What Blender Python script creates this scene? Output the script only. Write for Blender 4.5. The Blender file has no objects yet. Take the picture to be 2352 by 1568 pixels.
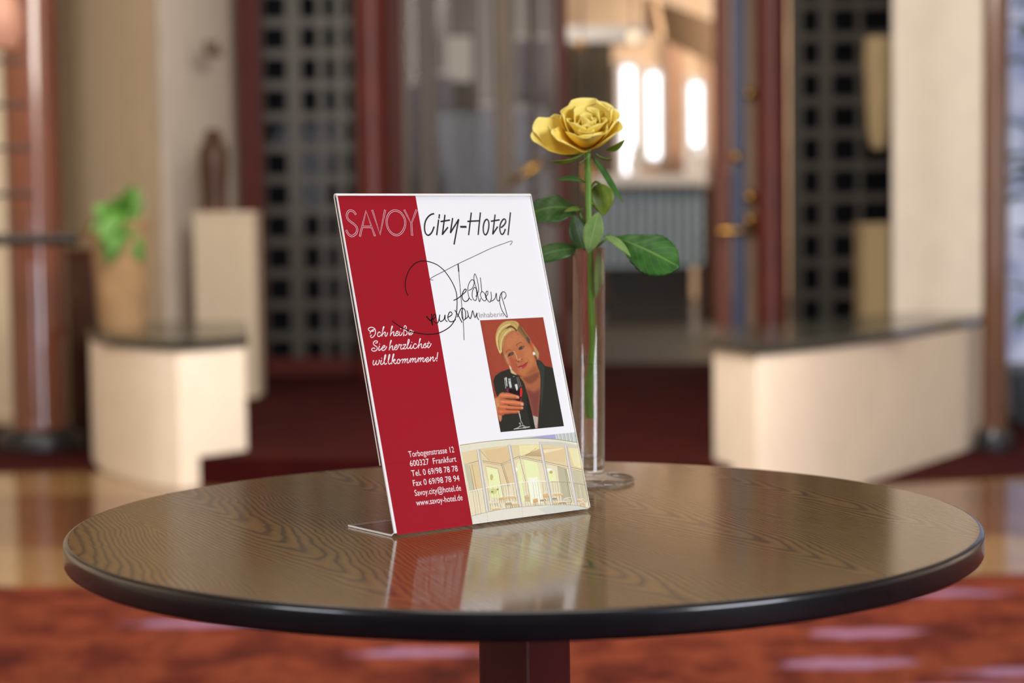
import bpy, bmesh, math, random
from mathutils import Vector, Matrix, noise
from mathutils.geometry import tessellate_polygon
random.seed(7)
PI = math.pi
scn = bpy.context.scene
COL = scn.collection

# ------------------------------------------------------------------ camera
FW, FH, FPX = 2352.0, 1568.0, 4200.0
TOP = 1.10                                   # height of the table top
PITCH, ROLL = 0.06203, -0.01288
CAM = Vector((0, 0, TOP + 0.25684))
cf = Vector((0, math.cos(PITCH), -math.sin(PITCH)))
r0 = Vector((1, 0, 0)); u0 = r0.cross(cf)
cr = math.cos(ROLL) * r0 + math.sin(ROLL) * u0
cu = -math.sin(ROLL) * r0 + math.cos(ROLL) * u0
cd = bpy.data.cameras.new('camera')
cam = bpy.data.objects.new('camera', cd); COL.objects.link(cam)
M = Matrix((cr, cu, -cf)).transposed().to_4x4(); M.translation = CAM
cam.matrix_world = M
cd.sensor_width = 36.0; cd.lens = FPX / FW * 36.0
cd.clip_start = 0.05; cd.clip_end = 200
cd.dof.use_dof = True; cd.dof.focus_distance = 1.61; cd.dof.aperture_fstop = 4.2
cd.dof.aperture_blades = 0
scn.camera = cam

# ------------------------------------------------------------------ world, lights, exposure
scn.view_settings.view_transform = 'Standard'
scn.view_settings.look = 'None'
scn.view_settings.exposure = 0.0
scn.view_settings.gamma = 1.0
scn.view_settings.use_curve_mapping = False
scn.cycles.use_denoising = True
scn.cycles.max_bounces = 14
scn.cycles.transparent_max_bounces = 24
scn.cycles.transmission_bounces = 12
scn.cycles.sample_clamp_indirect = 6.0
w = bpy.data.worlds.new('world'); scn.world = w; w.use_nodes = True
bg = w.node_tree.nodes['Background']
bg.inputs[0].default_value = (0.80, 0.82, 0.95, 1); bg.inputs[1].default_value = 0.07

def area(name, loc, target, size, power, col, sy=None, spread=180):
    l = bpy.data.lights.new(name, 'AREA'); l.energy = power; l.color = col
    l.shape = 'RECTANGLE'; l.size = size; l.size_y = sy or size
    l.spread = math.radians(spread)
    o = bpy.data.objects.new(name, l); COL.objects.link(o)
    o.location = loc
    o.rotation_euler = (Vector(target) - Vector(loc)).to_track_quat('-Z', 'Y').to_euler()
    return o
WARM = (1.0, 0.83, 0.62); COOL = (0.86, 0.90, 1.0); NEUT = (1.0, 0.95, 0.88); SOFT = (1.0, 0.915, 0.80)
area('window_light', (4.4, -2.2, 2.5), (0.1, 1.6, 1.15), 2.4, 312, COOL, 2.0)
area('window_light', (-3.6, -1.5, 2.4), (0, 1.6, 1.1), 1.4, 95, COOL, 1.6)  # fill added from the left to lift the rose
area('ceiling_light', (0.0, 1.2, 3.9), (0, 1.7, 0), 1.6, 24, NEUT)
area('ceiling_light', (-0.4, 4.5, 3.9), (0, 1.7, 1.1), 1.5, 12, NEUT)  # backlight added for the holder's foot and the leaflet's back
area('ceiling_light', (0.3, 6.6, 4.0), (0.3, 9.2, 0.3), 2.2, 430, SOFT)
area('ceiling_light', (-3.6, 9.6, 4.0), (-2.9, 12.4, 1.2), 1.4, 70, SOFT)
area('ceiling_light', (3.6, 8.8, 4.0), (3.0, 12.0, 1.4), 1.4, 30, SOFT)
area('ceiling_light', (0.0, 12.6, 4.3), (-0.6, 13.6, 0.6), 1.6, 28, SOFT)
area('ceiling_light', (-4.2, 3.2, 4.1), (-6.8, 3.2, 1.2), 1.6, 200, SOFT)  # added, aimed at the unseen left wall to brighten the vase glass
area('ceiling_light', (5.4, 4.2, 4.1), (8.4, 4.2, 1.2), 1.6, 200, SOFT)  # added likewise on the unseen right wall for the vase
area('ceiling_light', (-4.7, 8.0, 4.1), (-6.8, 8.0, 1.2), 1.4, 70, SOFT)  # second added wash on the left wall for the vase streaks
area('ceiling_light', (6.4, 8.5, 4.1), (8.5, 8.5, 1.2), 1.4, 150, SOFT)  # matching added wash on the right wall for the vase streaks
area('cove_light', (0.4, 9.0, 3.55), (0.4, 9.0, 5.0), 5.0, 75, SOFT, 5.0)  # added unseen uplight so the tabletop reflects a bright ceiling
area('ceiling_light', (-1.0, 20.0, 4.9), (2.4, 23.0, 3.4), 1.8, 170, SOFT)  # added to brighten the hall beam and the reception front
area('ceiling_light', (4.0, 21.0, 4.9), (4.0, 22.6, 0.6), 2.4, 260, WARM)
area('ceiling_light', (3.5, 27.0, 5.0), (3.5, 29.8, 1.6), 3.0, 380, SOFT)

# ------------------------------------------------------------------ pixel -> place
def ray(px, py):
    return cf + cr * ((px - FW / 2) / FPX) - cu * ((py - FH / 2) / FPX)
def at(px, py, Y):
    d = ray(px, py); return CAM + d * ((Y - CAM.y) / d.y)
def onz(px, py, z):
    d = ray(px, py); return CAM + d * ((z - CAM.z) / d.z)
def X(px, Y, py=700): return at(px, py, Y).x
def Z(py, Y, px=1176): return at(px, py, Y).z

# ------------------------------------------------------------------ materials
def s2l(c):
    c = c / 255.0
    return c / 12.92 if c <= 0.04045 else ((c + 0.055) / 1.055) ** 2.4
def lin(rgb): return (s2l(rgb[0]), s2l(rgb[1]), s2l(rgb[2]), 1.0)
MATS = {}
def mat(name, rgb, rough=0.5, metal=0.0, coat=0.0, var=0.08, scale=6.0, bump=0.0, bscale=60.0, spec=0.5, coat_rough=0.08):
    if name in MATS: return MATS[name]
    m = bpy.data.materials.new(name); m.use_nodes = True
    nt = m.node_tree; N = nt.nodes; L = nt.links
    b = N['Principled BSDF']
    b.inputs['Roughness'].default_value = rough; b.inputs['Metallic'].default_value = metal
    b.inputs['Coat Weight'].default_value = coat; b.inputs['Coat Roughness'].default_value = coat_rough
    b.inputs['Specular IOR Level'].default_value = spec
    c = lin(rgb)
    tc = N.new('ShaderNodeTexCoord')
    nz = N.new('ShaderNodeTexNoise'); nz.inputs['Scale'].default_value = scale; nz.inputs['Detail'].default_value = 4
    L.new(tc.outputs['Object'], nz.inputs['Vector'])
    rp = N.new('ShaderNodeValToRGB')
    rp.color_ramp.elements[0].position = 0.3; rp.color_ramp.elements[1].position = 0.7
    rp.color_ramp.elements[0].color = tuple(max(0, x * (1 - var)) for x in c[:3]) + (1,)
    rp.color_ramp.elements[1].color = tuple(min(1, x * (1 + var)) for x in c[:3]) + (1,)
    L.new(nz.outputs['Fac'], rp.inputs['Fac']); L.new(rp.outputs['Color'], b.inputs['Base Color'])
    if bump:
        n2 = N.new('ShaderNodeTexNoise'); n2.inputs['Scale'].default_value = bscale; n2.inputs['Detail'].default_value = 3
        L.new(tc.outputs['Object'], n2.inputs['Vector'])
        bp = N.new('ShaderNodeBump'); bp.inputs['Strength'].default_value = bump; bp.inputs['Distance'].default_value = 0.01
        L.new(n2.outputs['Fac'], bp.inputs['Height']); L.new(bp.outputs['Normal'], b.inputs['Normal'])
    MATS[name] = m
    return m
def glow(name, rgb, strength, scale=3.0, rgb2=None):
    if name in MATS: return MATS[name]
    m = bpy.data.materials.new(name); m.use_nodes = True
    nt = m.node_tree; N = nt.nodes; L = nt.links
    for n in list(N):
        if n.type == 'BSDF_PRINCIPLED': N.remove(n)
    e = N.new('ShaderNodeEmission'); e.inputs[1].default_value = strength
    tc = N.new('ShaderNodeTexCoord'); nz = N.new('ShaderNodeTexNoise'); nz.inputs['Scale'].default_value = scale
    L.new(tc.outputs['Object'], nz.inputs['Vector'])
    rp = N.new('ShaderNodeValToRGB'); rp.color_ramp.elements[0].position = .4; rp.color_ramp.elements[1].position = .6
    rp.color_ramp.elements[0].color = lin(rgb); rp.color_ramp.elements[1].color = lin(rgb2 or rgb)
    L.new(nz.outputs['Fac'], rp.inputs['Fac']); L.new(rp.outputs['Color'], e.inputs[0])
    L.new(e.outputs[0], N['Material Output'].inputs[0])
    MATS[name] = m
    return m
class NT:
    """small helper for node graphs"""
    def __init__(s, name):
        s.m = bpy.data.materials.new(name); s.m.use_nodes = True
        s.N = s.m.node_tree.nodes; s.L = s.m.node_tree.links
        s.b = s.N['Principled BSDF']; MATS[name] = s.m
    def math(s, op, a, b=None, clamp=False):
        n = s.N.new('ShaderNodeMath'); n.operation = op; n.use_clamp = clamp
        for i, v in enumerate((a, b)):
            if v is None: continue
            if isinstance(v, (int, float)): n.inputs[i].default_value = v
            else: s.L.new(v, n.inputs[i])
        return n.outputs[0]
    def node(s, t, **ins):
        n = s.N.new(t)
        for k, v in ins.items():
            k = k.replace('_', ' ')
            if hasattr(v, 'is_linked'): s.L.new(v, n.inputs[k])
            else: n.inputs[k].default_value = v
        return n
    def ramp(s, fac, stops, interp='LINEAR'):
        n = s.N.new('ShaderNodeValToRGB'); cr_ = n.color_ramp; cr_.interpolation = interp
        while len(cr_.elements) > 1: cr_.elements.remove(cr_.elements[-1])
        cr_.elements[0].position = stops[0][0]; cr_.elements[0].color = lin(stops[0][1])
        for p, c in stops[1:]:
            e = cr_.elements.new(p); e.color = lin(c)
        s.L.new(fac, n.inputs['Fac']); return n.outputs['Color']
    def mix(s, fac, a, b, mode='MIX'):
        n = s.N.new('ShaderNodeMix'); n.data_type = 'RGBA'; n.blend_type = mode
        for k, v in ((0, fac), (6, a), (7, b)):
            if isinstance(v, (int, float)): n.inputs[k].default_value = v
            elif isinstance(v, tuple): n.inputs[k].default_value = v
            else: s.L.new(v, n.inputs[k])
        return n.outputs[2]
    def link(s, a, b): s.L.new(a, b)

def wood_top():
    g = NT('ash_veneer')
    tc = g.node('ShaderNodeTexCoord')
    mp = g.node('ShaderNodeMapping'); g.link(tc.outputs['Object'], mp.inputs['Vector'])
    mp.inputs['Rotation'].default_value = (0, 0, math.radians(65 + 90))
    mp.inputs['Location'].default_value = (0.03, 0.02, 0)
    sp = g.node('ShaderNodeSeparateXYZ'); g.link(mp.outputs[0], sp.inputs[0])
    x, y = sp.outputs[0], sp.outputs[1]
    # slow wander of the grain
    n1 = g.node('ShaderNodeTexNoise', Scale=1.0, Detail=3.0)
    cb = g.node('ShaderNodeCombineXYZ'); g.link(g.math('MULTIPLY', x, 9.0), cb.inputs[0]); g.link(g.math('MULTIPLY', y, 4.0), cb.inputs[1])
    g.link(cb.outputs[0], n1.inputs['Vector'])
    wob = g.math('MULTIPLY', g.math('SUBTRACT', n1.outputs['Fac'], 0.5), 0.032)
    xx = g.math('ADD', x, wob)
    W_ = 0.17
    cell = g.math('FLOOR', g.math('DIVIDE', xx, W_))
    xc = g.math('SUBTRACT', g.math('MULTIPLY', g.math('FRACT', g.math('DIVIDE', xx, W_)), W_), W_ / 2)
    off = g.math('MULTIPLY', g.math('SINE', g.math('MULTIPLY', cell, 12.9)), 0.35)
    par = g.math('MULTIPLY', g.math('POWER', g.math('ABSOLUTE', xc), 1.5), 620.0)
    ph = g.math('ADD', par, g.math('MULTIPLY', g.math('ADD', y, off), 20.0))
    cb3 = g.node('ShaderNodeCombineXYZ'); g.link(g.math('MULTIPLY', x, 10.0), cb3.inputs[0]); g.link(g.math('MULTIPLY', y, 6.0), cb3.inputs[1])
    n2 = g.node('ShaderNodeTexNoise', Scale=1.0, Detail=3.0); g.link(cb3.outputs[0], n2.inputs['Vector'])
    ph = g.math('ADD', ph, g.math('MULTIPLY', n2.outputs['Fac'], 4.2))
    n3 = g.node('ShaderNodeTexNoise', Scale=90.0, Detail=2.0); g.link(mp.outputs[0], n3.inputs['Vector'])
    ph = g.math('ADD', ph, g.math('MULTIPLY', n3.outputs['Fac'], 0.16))
    fr = g.math('FRACT', ph)
    ring = g.ramp(fr, [(0.0, (66, 46, 20)), (0.22, (110, 80, 36)), (0.5, (132, 99, 46)), (0.8, (121, 90, 41)), (0.97, (66, 46, 20))])
    cb2 = g.node('ShaderNodeCombineXYZ'); g.link(g.math('MULTIPLY', x, 900.0), cb2.inputs[0]); g.link(g.math('MULTIPLY', y, 22.0), cb2.inputs[1])
    fib = g.node('ShaderNodeTexNoise', Scale=1.0, Detail=3.0); g.link(cb2.outputs[0], fib.inputs['Vector'])
    fc = g.ramp(fib.outputs['Fac'], [(0.32, (196, 194, 190)), (0.62, (255, 255, 255))])
    col = g.mix(0.75, ring, fc, 'MULTIPLY')
    g.link(col, g.b.inputs['Base Color'])
    bp = g.node('ShaderNodeBump', Strength=0.05, Distance=0.001); g.link(fib.outputs['Fac'], bp.inputs['Height'])
    g.link(bp.outputs['Normal'], g.b.inputs['Normal'])
    g.b.inputs['Roughness'].default_value = 0.42
    g.b.inputs['Specular IOR Level'].default_value = 0.08
    g.b.inputs['Coat Weight'].default_value = 0.85; g.b.inputs['Coat Roughness'].default_value = 0.10
    g.b.inputs['Coat IOR'].default_value = 1.5
    return g.m
def carpet():
    g = NT('patterned_carpet')
    tc = g.node('ShaderNodeTexCoord')
    n1 = g.node('ShaderNodeTexNoise', Scale=3.2, Detail=5.0, Roughness=0.7); g.link(tc.outputs['Object'], n1.inputs['Vector'])
    base = g.ramp(n1.outputs['Fac'], [(0.34, (52, 16, 10)), (0.46, (82, 30, 19)), (0.56, (108, 50, 30)), (0.68, (68, 25, 16))])
    mp = g.node('ShaderNodeMapping'); g.link(tc.outputs['Object'], mp.inputs['Vector'])
    mp.inputs['Rotation'].default_value = (0, 0, math.radians(64)); mp.inputs['Scale'].default_value = (1.6, 5.6, 1)
    vo = g.node('ShaderNodeTexVoronoi', Scale=1.0, Randomness=0.85); g.link(mp.outputs[0], vo.inputs['Vector'])
    sc_ = g.node('ShaderNodeSeparateXYZ'); g.link(vo.outputs['Color'], sc_.inputs[0])
    n2 = g.node('ShaderNodeTexNoise', Scale=9.0); g.link(tc.outputs['Object'], n2.inputs['Vector'])
    d = g.math('ADD', vo.outputs['Distance'], g.math('MULTIPLY', n2.outputs['Fac'], 0.34))
    f = g.math('MULTIPLY', g.math('MULTIPLY', g.math('SUBTRACT', 0.58, d), 7.0, True), g.math('GREATER_THAN', sc_.outputs[0], 0.58))
    c2 = g.mix(f, base, lin((126, 92, 118)))
    g.link(c2, g.b.inputs['Base Color']); g.b.inputs['Roughness'].default_value = 0.95
    g.b.inputs['Specular IOR Level'].default_value = 0.1
    bp = g.node('ShaderNodeBump', Strength=0.5, Distance=0.01)
    n3 = g.node('ShaderNodeTexNoise', Scale=240.0); g.link(tc.outputs['Object'], n3.inputs['Vector']); g.link(n3.outputs['Fac'], bp.inputs['Height'])
    g.link(bp.outputs['Normal'], g.b.inputs['Normal'])
    return g.m
def marble():
    g = NT('banded_marble')
    tc = g.node('ShaderNodeTexCoord'); sp = g.node('ShaderNodeSeparateXYZ'); g.link(tc.outputs['Object'], sp.inputs[0])
    n1 = g.node('ShaderNodeTexNoise', Scale=2.2, Detail=6.0, Roughness=0.65, Distortion=1.2); g.link(tc.outputs['Object'], n1.inputs['Vector'])
    tan = g.ramp(n1.outputs['Fac'], [(0.3, (106, 80, 48)), (0.55, (132, 102, 64)), (0.75, (118, 88, 58))])
    brn = g.ramp(n1.outputs['Fac'], [(0.3, (70, 42, 22)), (0.6, (100, 64, 38)), (0.8, (82, 50, 30))])
    y = sp.outputs[1]
    band = g.math('MULTIPLY', g.math('GREATER_THAN', y, 7.85), g.math('LESS_THAN', y, 9.45))
    g.link(g.mix(band, tan, brn), g.b.inputs['Base Color'])
    g.b.inputs['Roughness'].default_value = 0.16
    g.b.inputs['Coat Weight'].default_value = 0.4
    return g.m
def acrylic(ior=1.3):
    m = bpy.data.materials.new('clear_acrylic'); m.use_nodes = True
    N = m.node_tree.nodes; L = m.node_tree.links
    N.remove(N['Principled BSDF'])
    t = N.new('ShaderNodeBsdfTransparent'); t.inputs[0].default_value = (0.985, 0.99, 0.985, 1)
    g = N.new('ShaderNodeBsdfGlossy'); g.inputs['Roughness'].default_value = 0.03
    f = N.new('ShaderNodeFresnel'); f.inputs[0].default_value = ior
    ge = N.new('ShaderNodeNewGeometry'); mu = N.new('ShaderNodeMath'); mu.operation = 'SUBTRACT'; mu.use_clamp = True   # no reflection on the inner side
    L.new(f.outputs[0], mu.inputs[0]); L.new(ge.outputs['Backfacing'], mu.inputs[1])
    mx = N.new('ShaderNodeMixShader'); L.new(mu.outputs[0], mx.inputs[0]); L.new(t.outputs[0], mx.inputs[1]); L.new(g.outputs[0], mx.inputs[2])
    L.new(mx.outputs[0], N['Material Output'].inputs[0]); return m
def glassmat(name, ior, col=(1, 1, 1, 1), fac=.78):
    m = bpy.data.materials.new(name); m.use_nodes = True
    N = m.node_tree.nodes; L = m.node_tree.links
    N.remove(N['Principled BSDF'])
    g = N.new('ShaderNodeBsdfGlass'); g.inputs['IOR'].default_value = ior; g.inputs['Roughness'].default_value = 0.0; g.inputs['Color'].default_value = col
    t = N.new('ShaderNodeBsdfTransparent'); mx = N.new('ShaderNodeMixShader'); mx.inputs[0].default_value = fac
    L.new(t.outputs[0], mx.inputs[1]); L.new(g.outputs[0], mx.inputs[2])
    L.new(mx.outputs[0], N['Material Output'].inputs[0]); return m
def pane_mat():
    m = bpy.data.materials.new('door_glass'); m.use_nodes = True
    N = m.node_tree.nodes; L = m.node_tree.links
    N.remove(N['Principled BSDF'])
    t = N.new('ShaderNodeBsdfTransparent'); t.inputs[0].default_value = (0.9, 0.92, 0.93, 1)
    g = N.new('ShaderNodeBsdfGlossy'); g.inputs['Roughness'].default_value = 0.02
    f = N.new('ShaderNodeFresnel'); f.inputs[0].default_value = 1.15
    ge = N.new('ShaderNodeNewGeometry'); mu = N.new('ShaderNodeMath'); mu.operation = 'SUBTRACT'; mu.use_clamp = True   # no reflection on the inner side
    L.new(f.outputs[0], mu.inputs[0]); L.new(ge.outputs['Backfacing'], mu.inputs[1])
    mx = N.new('ShaderNodeMixShader'); L.new(mu.outputs[0], mx.inputs[0]); L.new(t.outputs[0], mx.inputs[1]); L.new(g.outputs[0], mx.inputs[2])
    L.new(mx.outputs[0], N['Material Output'].inputs[0]); return m
def print_mat():
    g = NT('print_ink')
    a = g.node('ShaderNodeAttribute'); a.attribute_name = 'Col'
    n = g.node('ShaderNodeTexNoise', Scale=900.0, Detail=2.0)
    tc = g.node('ShaderNodeTexCoord'); g.link(tc.outputs['Object'], n.inputs['Vector'])
    k = g.ramp(n.outputs['Fac'], [(0.3, (248, 248, 248)), (0.7, (255, 255, 255))])
    g.link(g.mix(1.0, a.outputs['Color'], k, 'MULTIPLY'), g.b.inputs['Base Color'])
    g.b.inputs['Roughness'].default_value = 0.6; g.b.inputs['Specular IOR Level'].default_value = 0.05
    return g.m
def uvleaf(name, c0, c1, rib, trans=0.25, veins=True, edge=None, rough=0.42):
    g = NT(name)
    uv = g.node('ShaderNodeUVMap'); uv.uv_map = 'UVMap'
    sp = g.node('ShaderNodeSeparateXYZ'); g.link(uv.outputs[0], sp.inputs[0])
    u, v = sp.outputs[0], sp.outputs[1]
    a = g.math('ABSOLUTE', g.math('SUBTRACT', u, 0.5))
    tc = g.node('ShaderNodeTexCoord')
    n = g.node('ShaderNodeTexNoise', Scale=120.0, Detail=3.0); g.link(tc.outputs['Object'], n.inputs['Vector'])
    if veins:
        base = g.ramp(n.outputs['Fac'], [(0.3, c0), (0.7, c1)])
        vv = g.math('FRACT', g.math('ADD', g.math('MULTIPLY', v, 9.0), g.math('MULTIPLY', a, -5.0)))
        ln = g.math('MULTIPLY', g.math('LESS_THAN', vv, 0.10), 0.35)
        mid = g.math('LESS_THAN', a, 0.022)
        f = g.math('MAXIMUM', ln, mid)
        col = g.mix(f, base, lin(rib))
    else:
        vn = g.math('ADD', v, g.math('MULTIPLY', g.math('SUBTRACT', n.outputs['Fac'], 0.5), 0.16))
        col = g.ramp(vn, [(0.0, rib), (0.3, c0), (0.75, c1), (1.0, edge or c1)])
    g.link(col, g.b.inputs['Base Color'])
    g.b.inputs['Roughness'].default_value = rough
    tr = g.node('ShaderNodeBsdfTranslucent'); g.link(col, tr.inputs['Color'])
    mx = g.N.new('ShaderNodeMixShader'); mx.inputs[0].default_value = trans
    g.link(g.b.outputs[0], mx.inputs[1]); g.link(tr.outputs[0], mx.inputs[2])
    g.link(mx.outputs[0], g.N['Material Output'].inputs[0])
    return g.m

VENEER = wood_top(); CARPET = carpet(); MARBLE = marble(); ACRYL = acrylic(); ACRYLFOOT = acrylic(1.49); PRINT = print_mat(); PANE = pane_mat()
GLASS = glassmat('vase_glass', 1.47); WATER = glassmat('water', 1.333)
EDGE = mat('acrylic_edge', (250, 248, 242), 0.12, coat=0.6, var=0.01)  # white base colour stands in for light the clear edges catch
EDGE.node_tree.nodes['Principled BSDF'].inputs['Transmission Weight'].default_value = 0.1
BLACKLAC = mat('black_lacquer', (7, 9, 15), 0.28, coat=0.6, var=0.35, scale=40, coat_rough=0.10, spec=.3)
MAHOG = mat('mahogany', (92, 30, 24), 0.28, coat=0.5, var=0.2, scale=4)
POSTRED = mat('dark_red_paint', (74, 20, 14), 0.5, coat=0.0, var=0.1, spec=.25)
COPPER = mat('copper_brown_lacquer', (100, 54, 36), 0.22, coat=0.6, var=0.12, scale=3)
BROWNCOL = mat('brown_lacquer', (82, 50, 28), 0.3, coat=0.4, var=0.12, scale=3)
BLACK = mat('black_plinth', (16, 18, 24), 0.35, var=0.2)
CREAM = mat('cream_plaster', (232, 219, 202), 0.75, var=0.03, bump=0.08)
WALLTAN = mat('tan_plaster', (206, 191, 168), 0.8, var=0.04, bump=0.08)
WALLCREAM = mat('pale_plaster', (194, 185, 174), 0.8, var=0.04, bump=0.15, bscale=14)
COUNTERTOP = mat('dark_green_granite', (44, 46, 40), 0.22, var=0.4, scale=30, coat=0.3)
REDCARPET = mat('dark_red_carpet', (48, 6, 6), 0.95, var=0.2, scale=5, bump=0.3, bscale=200, spec=0.1)
TERRA = mat('sandy_terracotta', (150, 120, 86), 0.85, var=0.12, scale=8, bump=0.15)
DARKWOOD = mat('dark_wood', (74, 38, 20), 0.4, var=0.25, scale=6)
STATUE = mat('carved_wood', (62, 31, 16), 0.5, var=0.3, scale=9)
LATTICE = mat('bronze_lattice', (68, 64, 60), 0.4, metal=0.2, var=0.1)
BRASS = mat('brass', (206, 160, 76), 0.18, metal=1.0, var=0.05)
IRON = mat('black_iron', (30, 26, 24), 0.4, var=0.2)
BLUEDOOR = mat('navy_paint', (44, 56, 92), 0.4, var=0.12)
INTWALL = mat('far_wall', (206, 174, 144), 0.8, var=0.12, scale=1.5)
GREYWALL = mat('grey_wall', (138, 132, 134), 0.8, var=0.12, scale=1.2)
GREYTILE = mat('grey_stone_floor', (70, 64, 57), 0.4, var=0.15, scale=2)
REFLSTRIP = mat('lavender_drape', (130, 124, 138), 0.85, var=0.08)  # strips in this colour stand in for reflections in the door glass
DRAPETAN = mat('tan_drape', (206, 168, 140), 0.85, var=0.08)
TIMBER = mat('brown_timber', (92, 78, 62), 0.5, var=0.2, scale=3)
TIMBERDK = mat('umber_timber', (58, 46, 34), 0.5, var=0.2, scale=3)
WHITEPAINT = mat('white_paint', (206, 200, 198), 0.6, var=0.04)
BLUEGREY = mat('blue_grey_paint', (146, 162, 176), 0.5, var=0.1)
SLATE = mat('slate_paint', (74, 88, 102), 0.5, var=0.1)
OLIVE = mat('olive_paint', (150, 132, 100), 0.7, var=0.06)
DAY = glow('daylight_pane', (250, 248, 255), 3.2)
GARDEN = glow('garden_daylight', (150, 156, 190), 0.75, 2.5, (214, 216, 238))
LAMPW = glow('warm_lamp', (255, 226, 190), 1.6)
LAMPB = glow('amber_lamp', (255, 196, 110), 1.1)
STEMG = mat('stem_green', (98, 140, 40), 0.42, var=0.15, scale=90)
LEAF = uvleaf('rose_leaf', (40, 92, 26), (62, 122, 36), (108, 150, 60), 0.22)
LEAFDK = uvleaf('rose_leaf_dark', (38, 74, 22), (58, 98, 30), (92, 128, 50), 0.22)
LEAFUN = uvleaf('rose_leaf_underside', (118, 154, 78), (142, 176, 98), (160, 190, 120), 0.25, rough=0.6)
LEAFOL = uvleaf('rose_leaf_olive', (104, 128, 30), (128, 148, 48), (96, 120, 40), 0.3)
PETAL = uvleaf('yellow_petal', (253, 212, 64), (255, 232, 104), (240, 204, 84), 0.25, False, (255, 240, 140), 0.6)
PLANTG = mat('houseplant_green', (78, 128, 46), 0.5, var=0.3, scale=20)
PLANTB = mat('dry_leaf_brown', (120, 84, 40), 0.7, var=0.2, scale=20)
GARDG = mat('garden_green', (48, 84, 44), 0.5, var=0.4, scale=12)

# ------------------------------------------------------------------ object helpers
def link(name, me, m, parent=None):
    for x in (m if isinstance(m, (list, tuple)) else [m]): me.materials.append(x)
    o = bpy.data.objects.new(name, me); COL.objects.link(o)
    if parent is not None: o.parent = parent
    return o
def from_bm(name, bm, m, parent=None, smooth=None, bevel=0):
    bmesh.ops.recalc_face_normals(bm, faces=bm.faces[:])
    me = bpy.data.meshes.new(name); bm.to_mesh(me); bm.free()
    if smooth is not None: me.shade_smooth(); 
    o = link(name, me, m, parent)
    if smooth is not None and smooth < 3:
        me.set_sharp_from_angle(angle=smooth)
    if bevel:
        b = o.modifiers.new('bevel', 'BEVEL'); b.width = bevel; b.segments = 2; b.limit_method = 'ANGLE'
    return o
def tag(o, label, cat, group=None):
    o['label'] = label; o['category'] = cat
    if group: o['group'] = group
    return o
def struct(o, label=None):
    o['kind'] = 'structure'
    if label: o['label'] = label
    return o
def thing(name, loc, label, cat, group=None, rot=None):
    o = bpy.data.objects.new(name, None); COL.objects.link(o); o.empty_display_size = 0.05
    o.location = loc
    if rot: o.rotation_euler = rot
    tag(o, label, cat, group); return o
def add_box(bm, a, b):
    x0, y0, z0 = a; x1, y1, z1 = b
    v = [bm.verts.new(p) for p in ((x0,y0,z0),(x1,y0,z0),(x1,y1,z0),(x0,y1,z0),(x0,y0,z1),(x1,y0,z1),(x1,y1,z1),(x0,y1,z1))]
    for f in ((3,2,1,0),(4,5,6,7),(0,1,5,4),(1,2,6,5),(2,3,7,6),(3,0,4,7)): bm.faces.new([v[i] for i in f])
def box(name, a, b, m, parent=None, bevel=0.0):
    bm = bmesh.new(); add_box(bm, a, b); return from_bm(name, bm, m, parent, bevel=bevel)
def add_lathe(bm, prof, seg=48, cx=0, cy=0, closed=False):
    rings = []
    for r, z in prof:
        if r < 1e-6: rings.append([bm.verts.new((cx, cy, z))])
        else: rings.append([bm.verts.new((cx + r*math.cos(2*PI*i/seg), cy + r*math.sin(2*PI*i/seg), z)) for i in range(seg)])
    pairs = list(zip(rings, rings[1:])) + ([(rings[-1], rings[0])] if closed else [])
    for A, B in pairs:
        for i in range(seg):
            j = (i + 1) % seg
            if len(A) == 1 and len(B) == 1: continue
            if len(A) == 1: bm.faces.new((A[0], B[i], B[j]))
            elif len(B) == 1: bm.faces.new((A[i], B[0], A[j]))
            else: bm.faces.new((A[i], B[i], B[j], A[j]))
def lathe(name, prof, m, parent=None, seg=48, loc=(0, 0), closed=False, smooth=0.7):
    bm = bmesh.new(); add_lathe(bm, prof, seg, loc[0], loc[1], closed); return from_bm(name, bm, m, parent, smooth)
def add_prism(bm, pts, z0, z1):
    lo = [bm.verts.new((p[0], p[1], z0)) for p in pts]; hi = [bm.verts.new((p[0], p[1], z1)) for p in pts]
    n = len(pts)
    bm.faces.new(hi); bm.faces.new(lo[::-1])
    for i in range(n):
        j = (i + 1) % n; bm.faces.new((lo[i], lo[j], hi[j], hi[i]))
def prism(name, pts, z0, z1, m, parent=None, bevel=0.0):
    bm = bmesh.new(); add_prism(bm, pts, z0, z1); return from_bm(name, bm, m, parent, bevel=bevel)
def catmull(pts, n=6, closed=False):
    P = [Vector(p) for p in pts]
    if len(P) < 3: return P
    out = []; k = len(P)
    for i in range(k if closed else k - 1):
        if closed: a, b, c, d = P[(i-1) % k], P[i], P[(i+1) % k], P[(i+2) % k]
        else: a, b, c, d = P[max(i-1, 0)], P[i], P[i+1], P[min(i+2, k-1)]
        for j in range(n):
            t = j / n
            out.append(0.5*((2*b) + (c-a)*t + (2*a-5*b+4*c-d)*t*t + (3*b-a-3*c+d)*t**3))
    if not closed: out.append(P[-1])
    return out
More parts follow.
